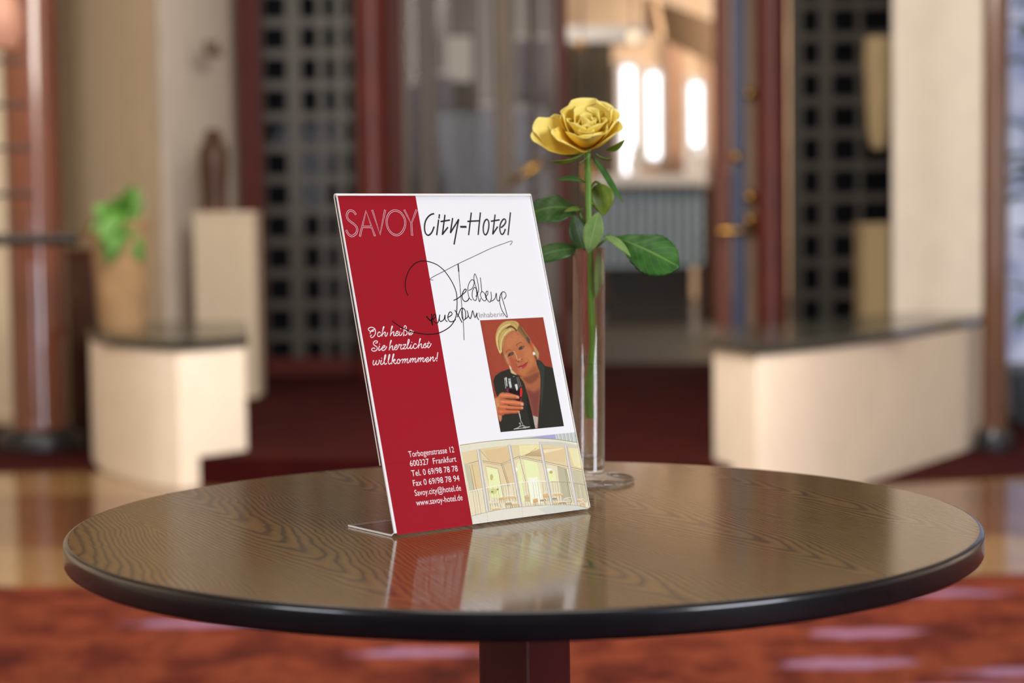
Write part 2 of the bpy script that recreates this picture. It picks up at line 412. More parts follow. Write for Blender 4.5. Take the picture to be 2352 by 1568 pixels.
def add_tube(bm, pts, rad, seg=12, cap=True):
    P = [Vector(p) for p in pts]; n = len(P)
    rr = rad if isinstance(rad, (list, tuple)) else [rad]*n
    T = [(P[min(i+1, n-1)] - P[max(i-1, 0)]).normalized() for i in range(n)]
    a = Vector((0, 0, 1)) if abs(T[0].z) < 0.9 else Vector((1, 0, 0))
    nrm = (a - T[0]*a.dot(T[0])).normalized(); rings = []
    for i in range(n):
        nrm = (nrm - T[i]*nrm.dot(T[i])).normalized(); bi = T[i].cross(nrm)
        rings.append([bm.verts.new(P[i] + (nrm*math.cos(2*PI*k/seg) + bi*math.sin(2*PI*k/seg))*rr[i]) for k in range(seg)])
    for A, B in zip(rings, rings[1:]):
        for k in range(seg):
            j = (k+1) % seg; bm.faces.new((A[k], A[j], B[j], B[k]))
    if cap: bm.faces.new(rings[0][::-1]); bm.faces.new(rings[-1])
def tube(name, pts, rad, m, parent=None, seg=12):
    bm = bmesh.new(); add_tube(bm, pts, rad, seg); return from_bm(name, bm, m, parent, 1.0)
def grid_mesh(name, fn, nu, nv, m, parent=None, solid=0.0, under=None):
    """surface fn(u,v)->Vector with u,v in 0..1 and matching UVs"""
    vs = [fn(i/nu, j/nv) for j in range(nv+1) for i in range(nu+1)]
    fs = [(j*(nu+1)+i, j*(nu+1)+i+1, (j+1)*(nu+1)+i+1, (j+1)*(nu+1)+i) for j in range(nv) for i in range(nu)]
    me = bpy.data.meshes.new(name); me.from_pydata([tuple(v) for v in vs], [], fs)
    uv = me.uv_layers.new(name='UVMap')
    for lp in me.loops:
        k = lp.vertex_index; uv.data[lp.index].uv = ((k % (nu+1))/nu, (k // (nu+1))/nv)
    me.shade_smooth()
    o = link(name, me, [m, under] if under else m, parent)
    if solid:
        s = o.modifiers.new('solid', 'SOLIDIFY'); s.thickness = solid; s.offset = 0
        if under: s.material_offset = 1
    return o

# ================================================================== SETTING
floor = struct(box('floor', (-9, 6.97, -0.12), (9, 16.0, 0.0), MARBLE), 'polished tan and brown banded marble floor')
struct(box('floor_carpet', (-9, -4.0, -0.12), (9, 6.968, 0.004), CARPET), 'rust red carpet with lilac motifs under the table')
# raised red carpeted platform between the two low counters
def fl(px, Y): return (X(px, Y), Y)
LC = [fl(203, 10.9), fl(216, 10.5), fl(245, 10.2), fl(290, 9.92), fl(345, 9.72), fl(405, 9.6)]
RC = [fl(1738, 8.75), fl(1800, 8.84), fl(1870, 9.0), fl(1935, 9.22), fl(2000, 9.5), fl(2070, 9.85), fl(2140, 10.25), fl(2205, 10.65), fl(2254, 11.0)]
plat = [fl(424, 9.72), fl(1700, 9.05), fl(1632, 9.44), fl(1690, 11.2), fl(2250, 15.0), fl(2250, 16.0), fl(120, 16.0), fl(150, 15.0), fl(560, 11.7), fl(563, 10.02)]
struct(prism('floor_platform', plat, 0.0, 0.16, REDCARPET), 'dark red carpeted step between the two white counters')
struct(prism('floor_runner', [(-9, 10.15), fl(230, 10.4), fl(560, 11.0), fl(200, 12.9), (-9, 12.9)], 0.0, 0.01, REDCARPET), 'dark red carpet strip along the left wall')
struct(prism('floor_border', [fl(1960, 9.42), fl(2420, 9.7), (9, 9.7), (9, 12.5), fl(2260, 12.4), fl(2254, 11.05)], 0.0, 0.01, REDCARPET), 'dark red carpet strip along the right wall')
struct(box('floor_hall', (-6, 16.0, -0.1), (12, 31.0, 0.155), GREYTILE), 'grey stone floor of the hall beyond the doors')
# walls
struct(prism('wall_left', [fl(-900, 13.6), fl(120, 13.6), fl(152, 14.9), fl(376, 13.0), fl(560, 15.4), fl(560, 16.0), fl(-900, 16.0)], 0.0, 4.2, WALLTAN), 'tan plastered wall with a projecting corner')
PIER = mat('grey_plaster', (216, 205, 194), .8, var=.04, bump=.08)
struct(prism('wall_pier', [fl(377, 12.97), fl(563, 15.35), fl(563, 15.39), fl(377, 13.01)], 0.0, 4.2, PIER), 'grey plastered face of the pier behind the left counter')
struct(prism('wall_right', [fl(2050, 11.95), fl(2256, 11.75), fl(2256, 12.7), fl(2050, 16.0)], 0.0, 4.2, WALLCREAM), 'pale plastered pillar wall behind the long counter')
struct(box('wall_back', (X(2050, 16.0), 16.0, 0.0), (9, 16.15, 4.2), WALLCREAM), 'pale plastered wall right of the doors')
struct(box('wall_header', (X(-900, 16), 15.9, 3.75), (9, 16.2, 4.6), WALLTAN), 'plastered wall above the doors')
struct(box('wall_far', (-6, 30.6, 0.155), (12, 30.8, 5.6), INTWALL), 'far orange brown panelled wall of the hall')
struct(box('wall_hall', (-6, 16.2, 0.155), (-5.85, 30.6, 5.6), GREYWALL), 'left side wall of the hall')
struct(box('wall_partition', (X(850, 25.5), 25.5, 0.155), (X(1302, 25.5), 25.65, 5.6), GREYWALL), 'grey partition wall seen through the middle doorway')
struct(box('wall_west', (-7.0, -5.6, 0), (-6.8, 13.7, 4.5), WALLTAN), 'left side wall of the lobby')
struct(box('wall_east', (8.6, -5.6, 0), (8.8, 16.1, 4.5), WALLCREAM), 'right side wall of the lobby')
struct(box('wall_south', (-7.0, -5.8, 0), (8.8, -5.6, 4.5), WALLCREAM), 'wall of the lobby behind the viewer')
struct(box('ceiling_lobby', (-7.0, -5.8, 4.5), (8.8, 16.0, 4.62), WALLCREAM), 'pale lobby ceiling')
struct(box('ceiling', (-6, 16.2, 5.6), (12, 30.8, 5.75), WALLTAN), 'tan ceiling of the hall beyond the doors')

# ------------------------------------------------------------------ door wall (Y about 15)
YD = 15.0
def zcol(name, px, pw, Y, m, z0=0.16, z1=3.75, square=False, d=0.12):
    xa, xb = X(px - pw/2, Y), X(px + pw/2, Y)
    if square: return box(name, (xa, Y, z0), (xb, Y + d, z1), m, None, 0.008)
    r = (xb - xa)/2
    return lathe(name, [(0, z0), (r*1.12, z0), (r*1.12, z0+.10), (r*1.02, z0+.13), (r, z0+.15), (r, z1-.1), (r*1.1, z1-.06), (r*1.1, z1), (0, z1)], m, None, 48, ((xa+xb)/2, Y + r))
struct(zcol('trim_1', 583, 52, 14.9, POSTRED, square=True), 'dark red door post at the left lattice door')
tag(zcol('column', 858, 72, 14.7, MAHOG), 'round mahogany red column left of the middle doorway', 'column')
struct(zcol('trim_2', 912, 42, 15.05, POSTRED, square=True), 'dark red door post beside the left mahogany column')
struct(zcol('trim_3', 1297, 26, 15.05, POSTRED, square=True), 'slim red post behind the rose')
struct(zcol('trim_4', 1662, 34, 15.1, mat('orange_wood', (112, 54, 34), .5), square=True), 'orange brown door post left of the blue door')
tag(zcol('column', 1778, 72, 14.5, MAHOG), 'round mahogany red column rising behind the right counter', 'column')

def lattice_door(name, px0, px1, py_b, label, cols, pitch, y_first, barw=22, stile=None):
    Y = YD + 0.1
    x0, x1 = X(px0, Y), X(px1, Y); z0 = 0.16
    t = bpy.data.objects.new(name, None); COL.objects.link(t); t.location = ((x0+x1)/2, Y, z0)
    struct(t, label)
    def B(nm, a, b, m, bev=0.004):
        l = t.location
        return box(nm, (a[0]-l.x, a[1]-l.y, a[2]-l.z), (b[0]-l.x, b[1]-l.y, b[2]-l.z), m, t, bev)
    zb = Z(py_b, Y)
    B('kick_panel', (x0, Y, z0), (x1, Y+.06, zb), POSTRED)
    bm = bmesh.new(); l = t.location
    for c, wd in cols:
        xa, xb = X(c - wd/2, Y), X(c + wd/2, Y)
        add_box(bm, (xa-l.x, 0, zb-l.z), (xb-l.x, .03, 3.7-l.z))
    yy = y_first
    while yy < py_b + 40:
        zc = Z(yy, Y)
        if zc > zb: add_box(bm, (x0-l.x, -.004, zc-.036-l.z), (x1-l.x, .026, zc+.036-l.z))
        yy += pitch
    yy = y_first - pitch
    while Z(yy, Y) < 3.7:
        zc = Z(yy, Y); add_box(bm, (x0-l.x, -.004, zc-.036-l.z), (x1-l.x, .026, zc+.036-l.z)); yy -= pitch
    from_bm('lattice', bm, LATTICE, t)
    B('glass_pane', (x0, Y+.034, zb), (x1, Y+.04, 3.7), PANE, 0)
    B('backing_panel', (x0, Y+.07, zb), (x1, Y+.09, 3.7), mat('dark_backing', (14, 14, 20), 0.8, var=.3, spec=.1), 0)
    return t
lattice_door('door_1', 610, 822, 815, 'dark lattice glazed door on the left between red posts', [(614, 8), (685, 34), (748, 16), (790, 20), (820, 8)], 72, 45)
lattice_door('door_2', 1818, 2052, 800, 'dark lattice glazed door on the right above the counter', [(1832, 26), (1898, 30), (1975, 12)], 74, 20)
# navy door leaf standing open beside the right column
t = bpy.data.objects.new('door_3', None); COL.objects.link(t); t.location = (X(1698, 14.95), 14.95, 0.16); struct(t, 'narrow navy blue door leaf with brass fittings')
lx = t.location.x
box('leaf', (X(1682, 14.95)-lx, 0, 0), (X(1714, 14.95)-lx, .05, 3.5), BLUEDOOR, t, .004)
box('side_panel', (X(1715, 14.95)-lx, .03, 0), (X(1745, 14.95)-lx, .06, 3.5), mat('tan_panel', (136, 112, 88), .5, var=.2, scale=2), t, .004)
for px, py, r, m in ((1690, 360, 13, BRASS), (1723, 452, 14, BRASS), (1723, 505, 13, BRASS), (1722, 215, 12, BRASS)):
    p = at(px, py, 14.9) - t.location
    bm = bmesh.new(); bmesh.ops.create_uvsphere(bm, u_segments=20, v_segments=12, radius=r*14.9/FPX); bmesh.ops.translate(bm, verts=bm.verts, vec=p)
    from_bm('door_knob', bm, m, t, 3.2)
p0, p1 = at(1650, 530, 14.86) - t.location, at(1735, 528, 14.86) - t.location
tube('push_bar', [p0, (p0+p1)/2 + Vector((0, -.04, 0)), p1], 0.022, BRASS, t)
# middle doorway: timber posts, glazed leaf with brass handle
t = bpy.data.objects.new('door_4', None); COL.objects.link(t); t.location = (X(1100, 15.2), 15.2, 0.16); struct(t, 'glazed double door in the middle with brass pull handles'); t.rotation_euler.z = .13
lx = t.location.x
for px, pw, m in ((988, 44, TIMBERDK), (1165, 40, TIMBER), (1232, 18, TIMBERDK), (940, 14, TIMBER)):
    box('stile', (X(px-pw/2, 15.2)-lx, 0, 0), (X(px+pw/2, 15.2)-lx, .08, 3.55), m, t, .004)
box('bottom_rail', (X(934, 15.2)-lx, .01, 0), (X(1284, 15.2)-lx, .07, .32), TIMBERDK, t, .004)
box('glass_pane', (X(934, 15.2)-lx, .035, .3), (X(1284, 15.2)-lx, .042, 3.55), PANE, t)
for a, b in (((1176, 420), (1262, 372)), ((1186, 500), (1276, 508))):
    p0, p1 = at(a[0], a[1], 15.12) - t.location, at(b[0], b[1], 15.12) - t.location
    tube('pull_handle', catmull([p0, p0*.7+p1*.3+Vector((0, -.05, .03)), p0*.3+p1*.7+Vector((0, -.05, .03)), p1]), 0.026, BRASS, t)
# ------------------------------------------------------------------ hall beyond the doors
for k, (px0, px1, py0, py1) in enumerate(((1426, 1468, 150, 410), (1484, 1526, 165, 375), (1581, 1622, 190, 432))):
    Y = 30.5
    t = bpy.data.objects.new('window_%d' % (k+1), None); COL.objects.link(t); t.location = (X((px0+px1)/2, Y), Y, Z(py1, Y)); struct(t, ('left', 'middle', 'right')[k] + ' tall bright window in the far hall wall')
    l = t.location; x0, x1, z0, z1 = X(px0, Y)-l.x, X(px1, Y)-l.x, 0.0, Z(py0, Y)-l.z
    box('pane', (x0+.05, .02, z0+.05), (x1-.05, .05, z1-.05), DAY, t)
    bm = bmesh.new()
    for a, b in (((x0-.04, -.06, z0), (x0+.06, .08, z1)), ((x1-.06, -.06, z0), (x1+.04, .08, z1)), ((x0, -.06, z0-.04), (x1, .08, z0+.06)), ((x0, -.06, z1-.06), (x1, .08, z1+.04))): add_box(bm, a, b)
    from_bm('frame', bm, WHITEPAINT, t)
def wavy(name, px0, px1, py0, py1, Y, m, label, cat, group=None, amp=.05, folds=5):
    c = at((px0+px1)/2, py1, Y)
    o = thing(name, c, label, cat, group)
    x0, x1 = X(px0, Y)-c.x, X(px1, Y)-c.x; h = Z(py0, Y)-c.z
    grid_mesh('fabric', lambda u, v: Vector((x0+(x1-x0)*u, amp*math.sin(u*folds*2*PI), h*v)), 60, 4, m, o, 0.01)
    tube('rail', [(x0-.05, 0, h+.02), (x1+.05, 0, h+.02)], .02, WHITEPAINT, o, 8)
    for xr in (x0+.02, x1-.02): tube('ceiling_rod', [(xr, 0, h+.02), (xr, 0, 5.605-c.z)], .01, WHITEPAINT, o, 8)
    return o
wavy('curtain', 1536, 1572, 85, 425, 30.2, DRAPETAN, 'tan curtain between the middle and right hall windows', 'curtain', 'hall curtains')
wavy('curtain', 1628, 1668, 70, 425, 30.2, DRAPETAN, 'tan curtain right of the right hall window beside the door post', 'curtain', 'hall curtains')
wavy('curtain', 1112, 1136, 245, 445, 24.0, REFLSTRIP, 'lavender drape behind the brown timber door stile, short one', 'curtain', 'lavender drapes')  # lavender strips are hung as painted reflections, not real drapes
wavy('curtain', 1200, 1258, 90, 240, 24.0, REFLSTRIP, 'lavender drape high up left of the slim red post', 'curtain', 'lavender drapes')
wavy('curtain', 934, 964, 190, 445, 24.0, REFLSTRIP, 'lavender drape at the right edge of the dark red post', 'curtain', 'lavender drapes')
wavy('curtain', 1020, 1040, 170, 445, 24.0, REFLSTRIP, 'lavender drape right of the umber door stile', 'curtain', 'lavender drapes')
wavy('curtain', 1196, 1218, 250, 390, 24.5, REFLSTRIP, 'lavender drape low behind the brass pull handle', 'curtain', 'lavender drapes')
def boxpx(name, px0, px1, py0, py1, Y, d, m, label, cat, group=None, bev=.01):
    c = at((px0+px1)/2, py1, Y); x0, x1 = X(px0, Y), X(px1, Y); h = Z(py0, Y)-c.z
    o = box(name, (x0-c.x, 0, 0), (x1-c.x, d, h), m, None, bev); o.location = c
    return tag(o, label, cat, group)
# framed pale panel added for a reflection in the door glass, and a bookcase under it
Y = 25.3
c = at(1062, 186, Y); o = thing('notice_board', c, 'pale grey notice board high on the partition wall', 'notice board')
x0, x1, h = X(1032, Y)-c.x, X(1092, Y)-c.x, Z(80, Y)-c.z
box('board', (x0, .06, 0), (x1, .12, h), WHITEPAINT, o); box('frame', (x0-.04, .1, -.04), (x1+.04, .2, h+.04), TIMBER, o)
c = onz(1076, 760, 0.155); c = Vector((X(1076, 24.6), 24.6, 0.155)); o = thing('bookcase', c, 'dark brown bookcase behind the middle glass door', 'bookcase')
x0, x1, h = X(1052, 24.6)-c.x, X(1100, 24.6)-c.x, Z(192, 24.6)-c.z
box('carcass', (x0, .05, 0), (x1, .5, h), TIMBERDK, o, .01)
for k in range(5): box('shelf', (x0-.01, .0, h*(k+.5)/5), (x1+.01, .4, h*(k+.5)/5+.04), DARKWOOD, o, .004)
# dark doorway cupboard right of the slim red post
c = Vector((X(1360, 26.0), 26.0, 0.155)); o = thing('wardrobe', c, 'tall dark brown cupboard right of the slim red post', 'cupboard')
x0, x1, h = X(1314, 26)-c.x, X(1412, 26)-c.x, Z(102, 26)-c.z
box('carcass', (x0, .04, 0), (x1, .7, h), TIMBERDK, o, .01)
for s in (0, 1):
    dd = box('door', (x0+.02+(x1-x0)*s/2, 0, .1), (x0-.02+(x1-x0)*(s+1)/2, .04, h-.05), mat('cupboard_front', (76, 60, 42), .4, var=.2), o, .006)
    box('handle', (-.07 if s == 0 else .04, -.04, h*.45), (-.04 if s == 0 else .07, 0, h*.55), BRASS, dd)
# hall reception counter with a blue grey grid front
c = Vector((X(1505, 22.0), 22.0, 0.155)); o = thing('reception_counter', c, 'blue grey reception counter with a grid front and pale top', 'counter')
x0, x1 = X(1380, 22)-c.x, X(1612, 22)-c.x; zt = Z(432, 22)-c.z; zb = Z(612, 22)-c.z
box('plinth', (x0+.1, .25, 0), (x1-.1, 1.0, zb), mat('plinth_dark', (44, 36, 34), .5), o)  # dark base colour stands in for the shadow under the counter
box('front_panel', (x0, .06, zb), (x1, 1.1, zt), SLATE, o, .01)
bm = bmesh.new(); n = 11
for k in range(n+1):
    xx = x0+(x1-x0)*k/n; add_box(bm, (xx-.025, 0, zb), (xx+.025, .06, zt))
for k in range(7):
    zz = zb+(zt-zb)*k/6; add_box(bm, (x0, .005, zz-.025), (x1, .055, zz+.025))
from_bm('lattice', bm, BLUEGREY, o)
box('worktop', (x0-.06, -.08, zt), (x1+.06, 1.2, zt+.14), WHITEPAINT, o, .01)
c = Vector((X(1633, 23.0), 23.0, 0.155)); o = thing('sideboard', c, 'dark brown cabinet right of the reception counter', 'cabinet')
w2 = 21*23/FPX; h = Z(436, 23.0)-c.z
box('body', (-w2, .03, 0), (w2, .6, h-.05), DARKWOOD, o, .006); box('top', (-w2-.02, 0, h-.05), (w2+.02, .62, h), DARKWOOD, o, .004)
d_ = box('door', (-w2+.02, 0, .1), (w2-.02, .03, h-.1), STATUE, o, .004); box('knob', (w2-.09, -.03, h*.5), (w2-.06, 0, h*.5+.04), BRASS, d_, .004)
# ceiling beams and a pale soffit of the far hall
Y = 26.0
a, b = at(1300, 78, 21.0), at(1482, 78, 21.0)
struct(box('beam_soffit', (a.x, 21.0, a.z-.09), (b.x, 21.3, a.z+.09), WHITEPAINT), 'pale horizontal soffit beam above the dark cupboard')
pa, pb = at(1478, 30, 28.0), at(1662, 108, 21.0)
bm = bmesh.new(); dx = Vector((0, 0, .26))
v = [pa-dx, pb-dx, pb+dx, pa+dx]; bb = Vector((0.1, .35, 0))
fs = [bm.verts.new(p) for p in v] + [bm.verts.new(p+bb) for p in v]
for f in ((0,1,2,3),(7,6,5,4),(0,4,5,1),(1,5,6,2),(2,6,7,3),(3,7,4,0)): bm.faces.new([fs[i] for i in f])
struct(from_bm('beam', bm, mat('pale_timber', (190, 152, 118), .6, var=.06)), 'pale timber ceiling beam rising towards the far hall')
def globe(px, py, r, Y, m, label, group):
    c = at(px, py, Y); o = thing('pendant_lamp', c, label, 'lamp', group); R = r*Y/FPX
    bm = bmesh.new(); bmesh.ops.create_uvsphere(bm, u_segments=24, v_segments=14, radius=R); from_bm('globe', bm, m, o, 3.2)
    lathe('cap', [(0, R*1.15), (R*.35, R*1.1), (R*.4, R*.85), (0, R*.85)], BRASS, o, 20)
    tube('cord', [(0, 0, R*1.1), (0, 0, 5.6-c.z)], .012, IRON, o, 8)
globe(1455, 86, 13, 20.5, LAMPW, 'small pale globe lamp hanging in the far hall above the left window', 'hall lamps')
globe(1334, 102, 12, 20.0, mat('amber_glass', (190, 140, 80), .2, coat=.5), 'small amber globe lamp hanging in front of the dark cupboard', 'hall lamps')
# pale vases on the hall counter
for px, lab in ((1462, 'pale vase on the reception counter below the left window'), (1600, 'pale vase on the reception counter below the right window')):
    c = Vector((X(px, 22.4), 22.4, 0.155+zt+.14))
    o = tag(lathe('vase', [(0, 0), (.06, 0), (.1, .12), (.05, .3), (.07, .36), (.055, .36), (.04, .3), (0, .28)], WHITEPAINT), lab, 'vase'); o.location = c
# sofa back shape in the lower gap: pale lamp on the right by the orange post
c = at(1668, 515, 16.5); o = thing('table_lamp', Vector((c.x, 16.5, 0.155)), 'white shaded standing lamp behind the orange brown post', 'lamp')
hz = c.z-0.155
tube('stand', [(0, 0, .03), (0, 0, hz)], .02, BRASS, o); lathe('base', [(0, 0), (.14, 0), (.14, .02), (.03, .05), (0, .05)], BRASS, o)
lathe('lamp_shade', [(.10, hz), (.075, hz+.46), (.07, hz+.46), (.095, hz)], mat('white_shade', (236, 230, 226), .6), o, 32, closed=True)

# ------------------------------------------------------------------ low white counters
def counter(name, front, back, label):
    t = thing(name, (front[0][0], front[0][1], 0), label, 'counter'); l = t.location
    pts = [(p[0]-l.x, p[1]-l.y) for p in front + back]
    prism('body', pts, 0, .735, CREAM, t, .008)
    cx = sum(p[0] for p in pts)/len(pts); cy = sum(p[1] for p in pts)/len(pts)
    out = []
    for p in pts:
        d = Vector((p[0]-cx, p[1]-cy)); d.normalize(); out.append((p[0]+d.x*.025, p[1]+d.y*.025))
    prism('worktop', out, .735, .785, COUNTERTOP, t, .006)
    return t
counter('counter', [tuple(p) for p in catmull(LC, 5)] + [fl(560, 9.98)], [fl(560, 11.6), fl(203, 11.9)], 'low white counter with dark top and the potted plant on it')
counter('counter', [fl(1638, 9.3)] + [tuple(p) for p in catmull(RC, 4)], [fl(2254, 11.6), fl(2040, 11.6), fl(1760, 10.4), fl(1640, 10.3)], 'long curved low white counter with dark top on the right')

# ------------------------------------------------------------------ columns, left side things
def big_column(name, px, r, Y, m, label, zb=0.0, zt=4.1):
    c = Vector((X(px, Y), Y, zb)); t = thing(name, c, label, 'column')
    lathe('shaft', [(0, .13), (r*1.08, .13), (r, .2), (r, zt-zb), (0, zt-zb)], m, t, 64)
    lathe('plinth', [(0, 0), (r*1.55, 0), (r*1.55, .06), (r*1.35, .11), (r*1.2, .13), (0, .13)], BLACK, t, 64)
    return t
big_column('column', 86, .172, 11.5, COPPER, 'glossy copper brown round column at the left edge', 0.01)
big_column('column', 2285, .072, 10.75, BROWNCOL, 'slim brown round column beside the right window', 0.01)
# iron rack with horizontal rails in front of the left column
Y = 10.6
c = Vector((X(-60, Y), Y, 0.01)); t = thing('iron_rack', c, 'black iron rack with thin rails in front of the copper column', 'rack')
for px in (-230, -60):
    xx = X(px, Y)-c.x; box('post', (xx-.02, -.02, 0), (xx+.02, .02, 2.6), IRON, t, .004)
for py, px1, r in ((140, 70, .012), (240, 78, .012), (340, 82, .012), (446, 84, .014), (550, 182, .034)):
    zz = Z(py, Y, 60)-c.z; tube('rail', [(X(-260, Y)-c.x, 0, zz), (X(px1, Y)-c.x, 0, zz)], r, IRON, t)
# blush globe lamp at the top left corner
c = at(2, 45, 10.2); t = thing('pendant_lamp', c, 'blush pink hanging lamp at the top left corner', 'lamp')
lathe('lamp_shade', [(.02, .22), (.06, .2), (.115, .05), (.12, -.06), (.08, -.16), (.07, -.16), (.11, -.06), (.105, .05), (.05, .19), (.02, .21)], mat('blush_shade', (176, 128, 108), .5, var=.05), t, 40, closed=True)
tube('cord', [(0, 0, .2), (0, 0, 4.2-c.z)], .008, IRON, t, 8)
# brown sideboard between column and counter
Y = 12.1
x0, x1 = X(152, Y), X(244, Y); zt_ = Z(572, Y, 200)
c = Vector((x0, Y, 0.01)); t = thing('sideboard', c, 'narrow dark brown cabinet between the copper column and the left counter', 'cabinet')
W_ = x1-x0; H_ = zt_-.01
box('body', (0, .02, 0), (W_, .42, H_-.04), DARKWOOD, t, .006); box('top', (-.015, 0, H_-.04), (W_+.015, .43, H_), DARKWOOD, t, .004)
d_ = box('door', (.02, 0, .08), (W_-.02, .02, H_-.07), STATUE, t, .004); box('knob', (W_*.8, -.02, H_*.55), (W_*.8+.02, 0, H_*.55+.02), BRASS, d_, .004)
# pot and plant
Y = 10.75
c = Vector((X(280, Y), Y, .785)); t = thing('plant_pot', c, 'sandy terracotta pot on the left counter', 'pot')
k = Y/FPX
lathe('pot', [(0, 0), (50*k, 0), (54*k, .03), (62*k, 150*k), (68*k, 236*k), (72*k, 240*k), (72*k, 252*k), (64*k, 252*k), (58*k, 225*k), (0, 220*k)], TERRA, t, 48)
p = thing('houseplant', c + Vector((0, 0, 221*k)), 'green houseplant hanging over the rim of the terracotta pot', 'plant')
tube('stem', [(0, 0, -.01), (.02, 0, .1), (.05, -.02, .2)], .008, PLANTG, p, 8)
rnd = random.Random(3)
def leafblade(name, a, b, nrm, wd, m, parent, droop=.0, cup=.15, under=None, thick=.0006, nu=8, nv=14, fold=0.0, wav=0.0, base=0.0, pw=.9, saw=0.0):
    a, b = Vector(a), Vector(b); ax = b - a; L_ = ax.length; ax = ax.normalized()
    nrm = Vector(nrm); nrm = (nrm - ax*nrm.dot(ax)).normalized(); sd = ax.cross(nrm)
    def fn(u, v):
        s = (u - .5)*2
        wv = math.sin(PI*max(1e-4, v)**pw)**.85 if v < 1 else 0
        wv = max(wv, base*(1-v))
        q = a + ax*(L_*v) + nrm*(droop*L_*(math.sin(PI*v)))
        x = s*wd/2*wv*(1 + saw*(abs(s)**6)*((v*16) % 1 - .5)*2)
        return q + sd*x*(math.cos(fold)) + nrm*(abs(x)*math.sin(fold) + cup*wd*wv*(s*s) + wav*wd*math.sin(v*17+s*2)*abs(s))
    return grid_mesh(name, fn, nu, nv, m, parent, thick, under)
lp = c + Vector((0, 0, 222*k))
for i in range(24):
    az = rnd.uniform(-.8, .9); 
    a = Vector((.03+rnd.uniform(-.04, .05), -.10+rnd.uniform(-.05, .03), rnd.uniform(0.02, .14)))
    tip = a + Vector((math.sin(az)*.17, rnd.uniform(-.16, .02), rnd.choice((rnd.uniform(.05, .2), rnd.uniform(-.22, -.06), rnd.uniform(-.22, -.06)))))
    leafblade('leaf', a, tip, (0, -1, .4), rnd.uniform(.07, .11), PLANTG, p, .12, .1, thick=.002)
for (dx, dz) in ((-.26, .02), (-.2, -.02)):
    leafblade('dry_leaf', (.02, 0, .14), (.02+dx, -.02, dz-.06), (0, -1, .3), .06, PLANTB, p, .1, .1, thick=.002)
# pedestals with carved figure and wall lights
def pedestal(px0, px1, py, Y, label, m=CREAM, d=.34, z0=.16):
    x0, x1 = X(px0, Y), X(px1, Y); zt = Z(py, Y, px0)
    t = thing('pedestal', ((x0+x1)/2, Y, z0), label, 'pedestal'); w2 = (x1-x0)/2
    box('body', (-w2, 0, 0), (w2, d, zt-z0-.05), m, t, .008); box('cap', (-w2-.004, -.004, zt-z0-.05), (w2+.004, d+.004, zt-z0), m, t, .008)
    return ((x0+x1)/2, Y + d/2, zt)
pt = pedestal(448, 588, 487, 13.1, 'square cream pedestal carrying the carved wooden figure', mat('pedestal_plaster', (188, 173, 152), .75, var=.03))
s_ = 13.25/FPX
t = thing('wooden_sculpture', (X(495, 13.2), 13.27, pt[2]), 'dark carved wooden figure standing on the left pedestal', 'sculpture')
lathe('body', [(0, .03), (30*s_, .03), (29*s_, 30*s_), (33*s_, 90*s_), (34*s_, 130*s_), (31*s_, 150*s_), (24*s_, 158*s_), (0, 160*s_)], STATUE, t, 32)
lathe('base', [(0, 0), (30*s_, 0), (30*s_, .03), (0, .03)], DARKWOOD, t, 32)
lathe('head', [(0, 150*s_), (14*s_, 154*s_), (22*s_, 166*s_), (22*s_, 176*s_), (13*s_, 188*s_), (0, 191*s_)], STATUE, t, 32)
pedestal(1982, 2044, 512, 13.2, 'olive cream pedestal beside the pale pillar wall on the right', OLIVE)
def sconce(px, py0, py1, pw, Y, m, label):
    c = at(px, (py0+py1)/2, Y); t = thing('wall_sconce', c, label, 'wall lamp'); h = (py1-py0)*Y/FPX; w2 = pw/2*Y/FPX
    lathe('lamp_shade', [(w2*.5, -h/2), (w2*.8, -h*.3), (w2, h*.3), (w2*.95, h/2), (w2*.85, h/2), (w2*.9, h*.3), (w2*.7, -h*.3), (w2*.4, -h/2)], m, t, 32, closed=True)
    box('bracket', (-.02, 0, -.02), (.02, w2+.35, .02), IRON, t, .003)
sconce(485, 95, 130, 34, 13.75, TIMBER, 'small dark wall lamp above the carved wooden figure')
sconce(2018, 88, 340, 66, 13.3, OLIVE, 'tall olive wall lamp left of the pale pillar wall')

# ------------------------------------------------------------------ right window with garden plants
Y = 12.6
t = bpy.data.objects.new('window_4', None); COL.objects.link(t); t.location = (X(2316, Y), Y, 0.0); struct(t, 'tall window at the right edge with plants in front')
box('frame', (-.06, 0, .0), (0.0, .12, 4.1), WHITEPAINT, t); box('sill', (0, -.02, 0), (3.0, .14, .38), mat('sill_grey', (112, 110, 122), .5), t)
box('pane', (0, .06, .38), (3.0, .08, 4.1), GARDEN, t)
for k in range(3): box('mullion', (.95*k+.9, .0, .38), (.95*k+.96, .12, 4.1), WHITEPAINT, t)
c = Vector((X(2385, 12.1), 12.1, 0.01)); t = thing('potted_tree', c, 'leafy green indoor tree in front of the right window', 'plant')
lathe('pot', [(0, 0), (.14, 0), (.18, .34), (.19, .36), (.16, .36), (0, .32)], SLATE, t)
tube('trunk', [(0, 0, .3), (.02, 0, 1.2), (-.01, 0, 2.2), (0.02, 0, 3.3)], [.025, .02, .016, .01], BROWNCOL, t)
for i in range(60):
    zz = rnd.uniform(.75, 3.5); az = rnd.uniform(0, 2*PI)
    a = Vector((math.cos(az)*.03, math.sin(az)*.03, zz)); r_ = rnd.uniform(.16, .3)
    tip = a + Vector((math.cos(az)*r_, math.sin(az)*r_*.8, rnd.uniform(-.16, .12)))
    leafblade('leaf', a, tip, (0, -.3, 1), rnd.uniform(.07, .12), GARDG, t, .1, .1, thick=.002, nu=4, nv=8)

# ================================================================== TABLE
TC = Vector((0.00767, 1.60927, 0)); R = 0.3932; TH = 0.0215
t = thing('bistro_table', TC, 'round bistro table with brown ash top and glossy black edge', 'table')
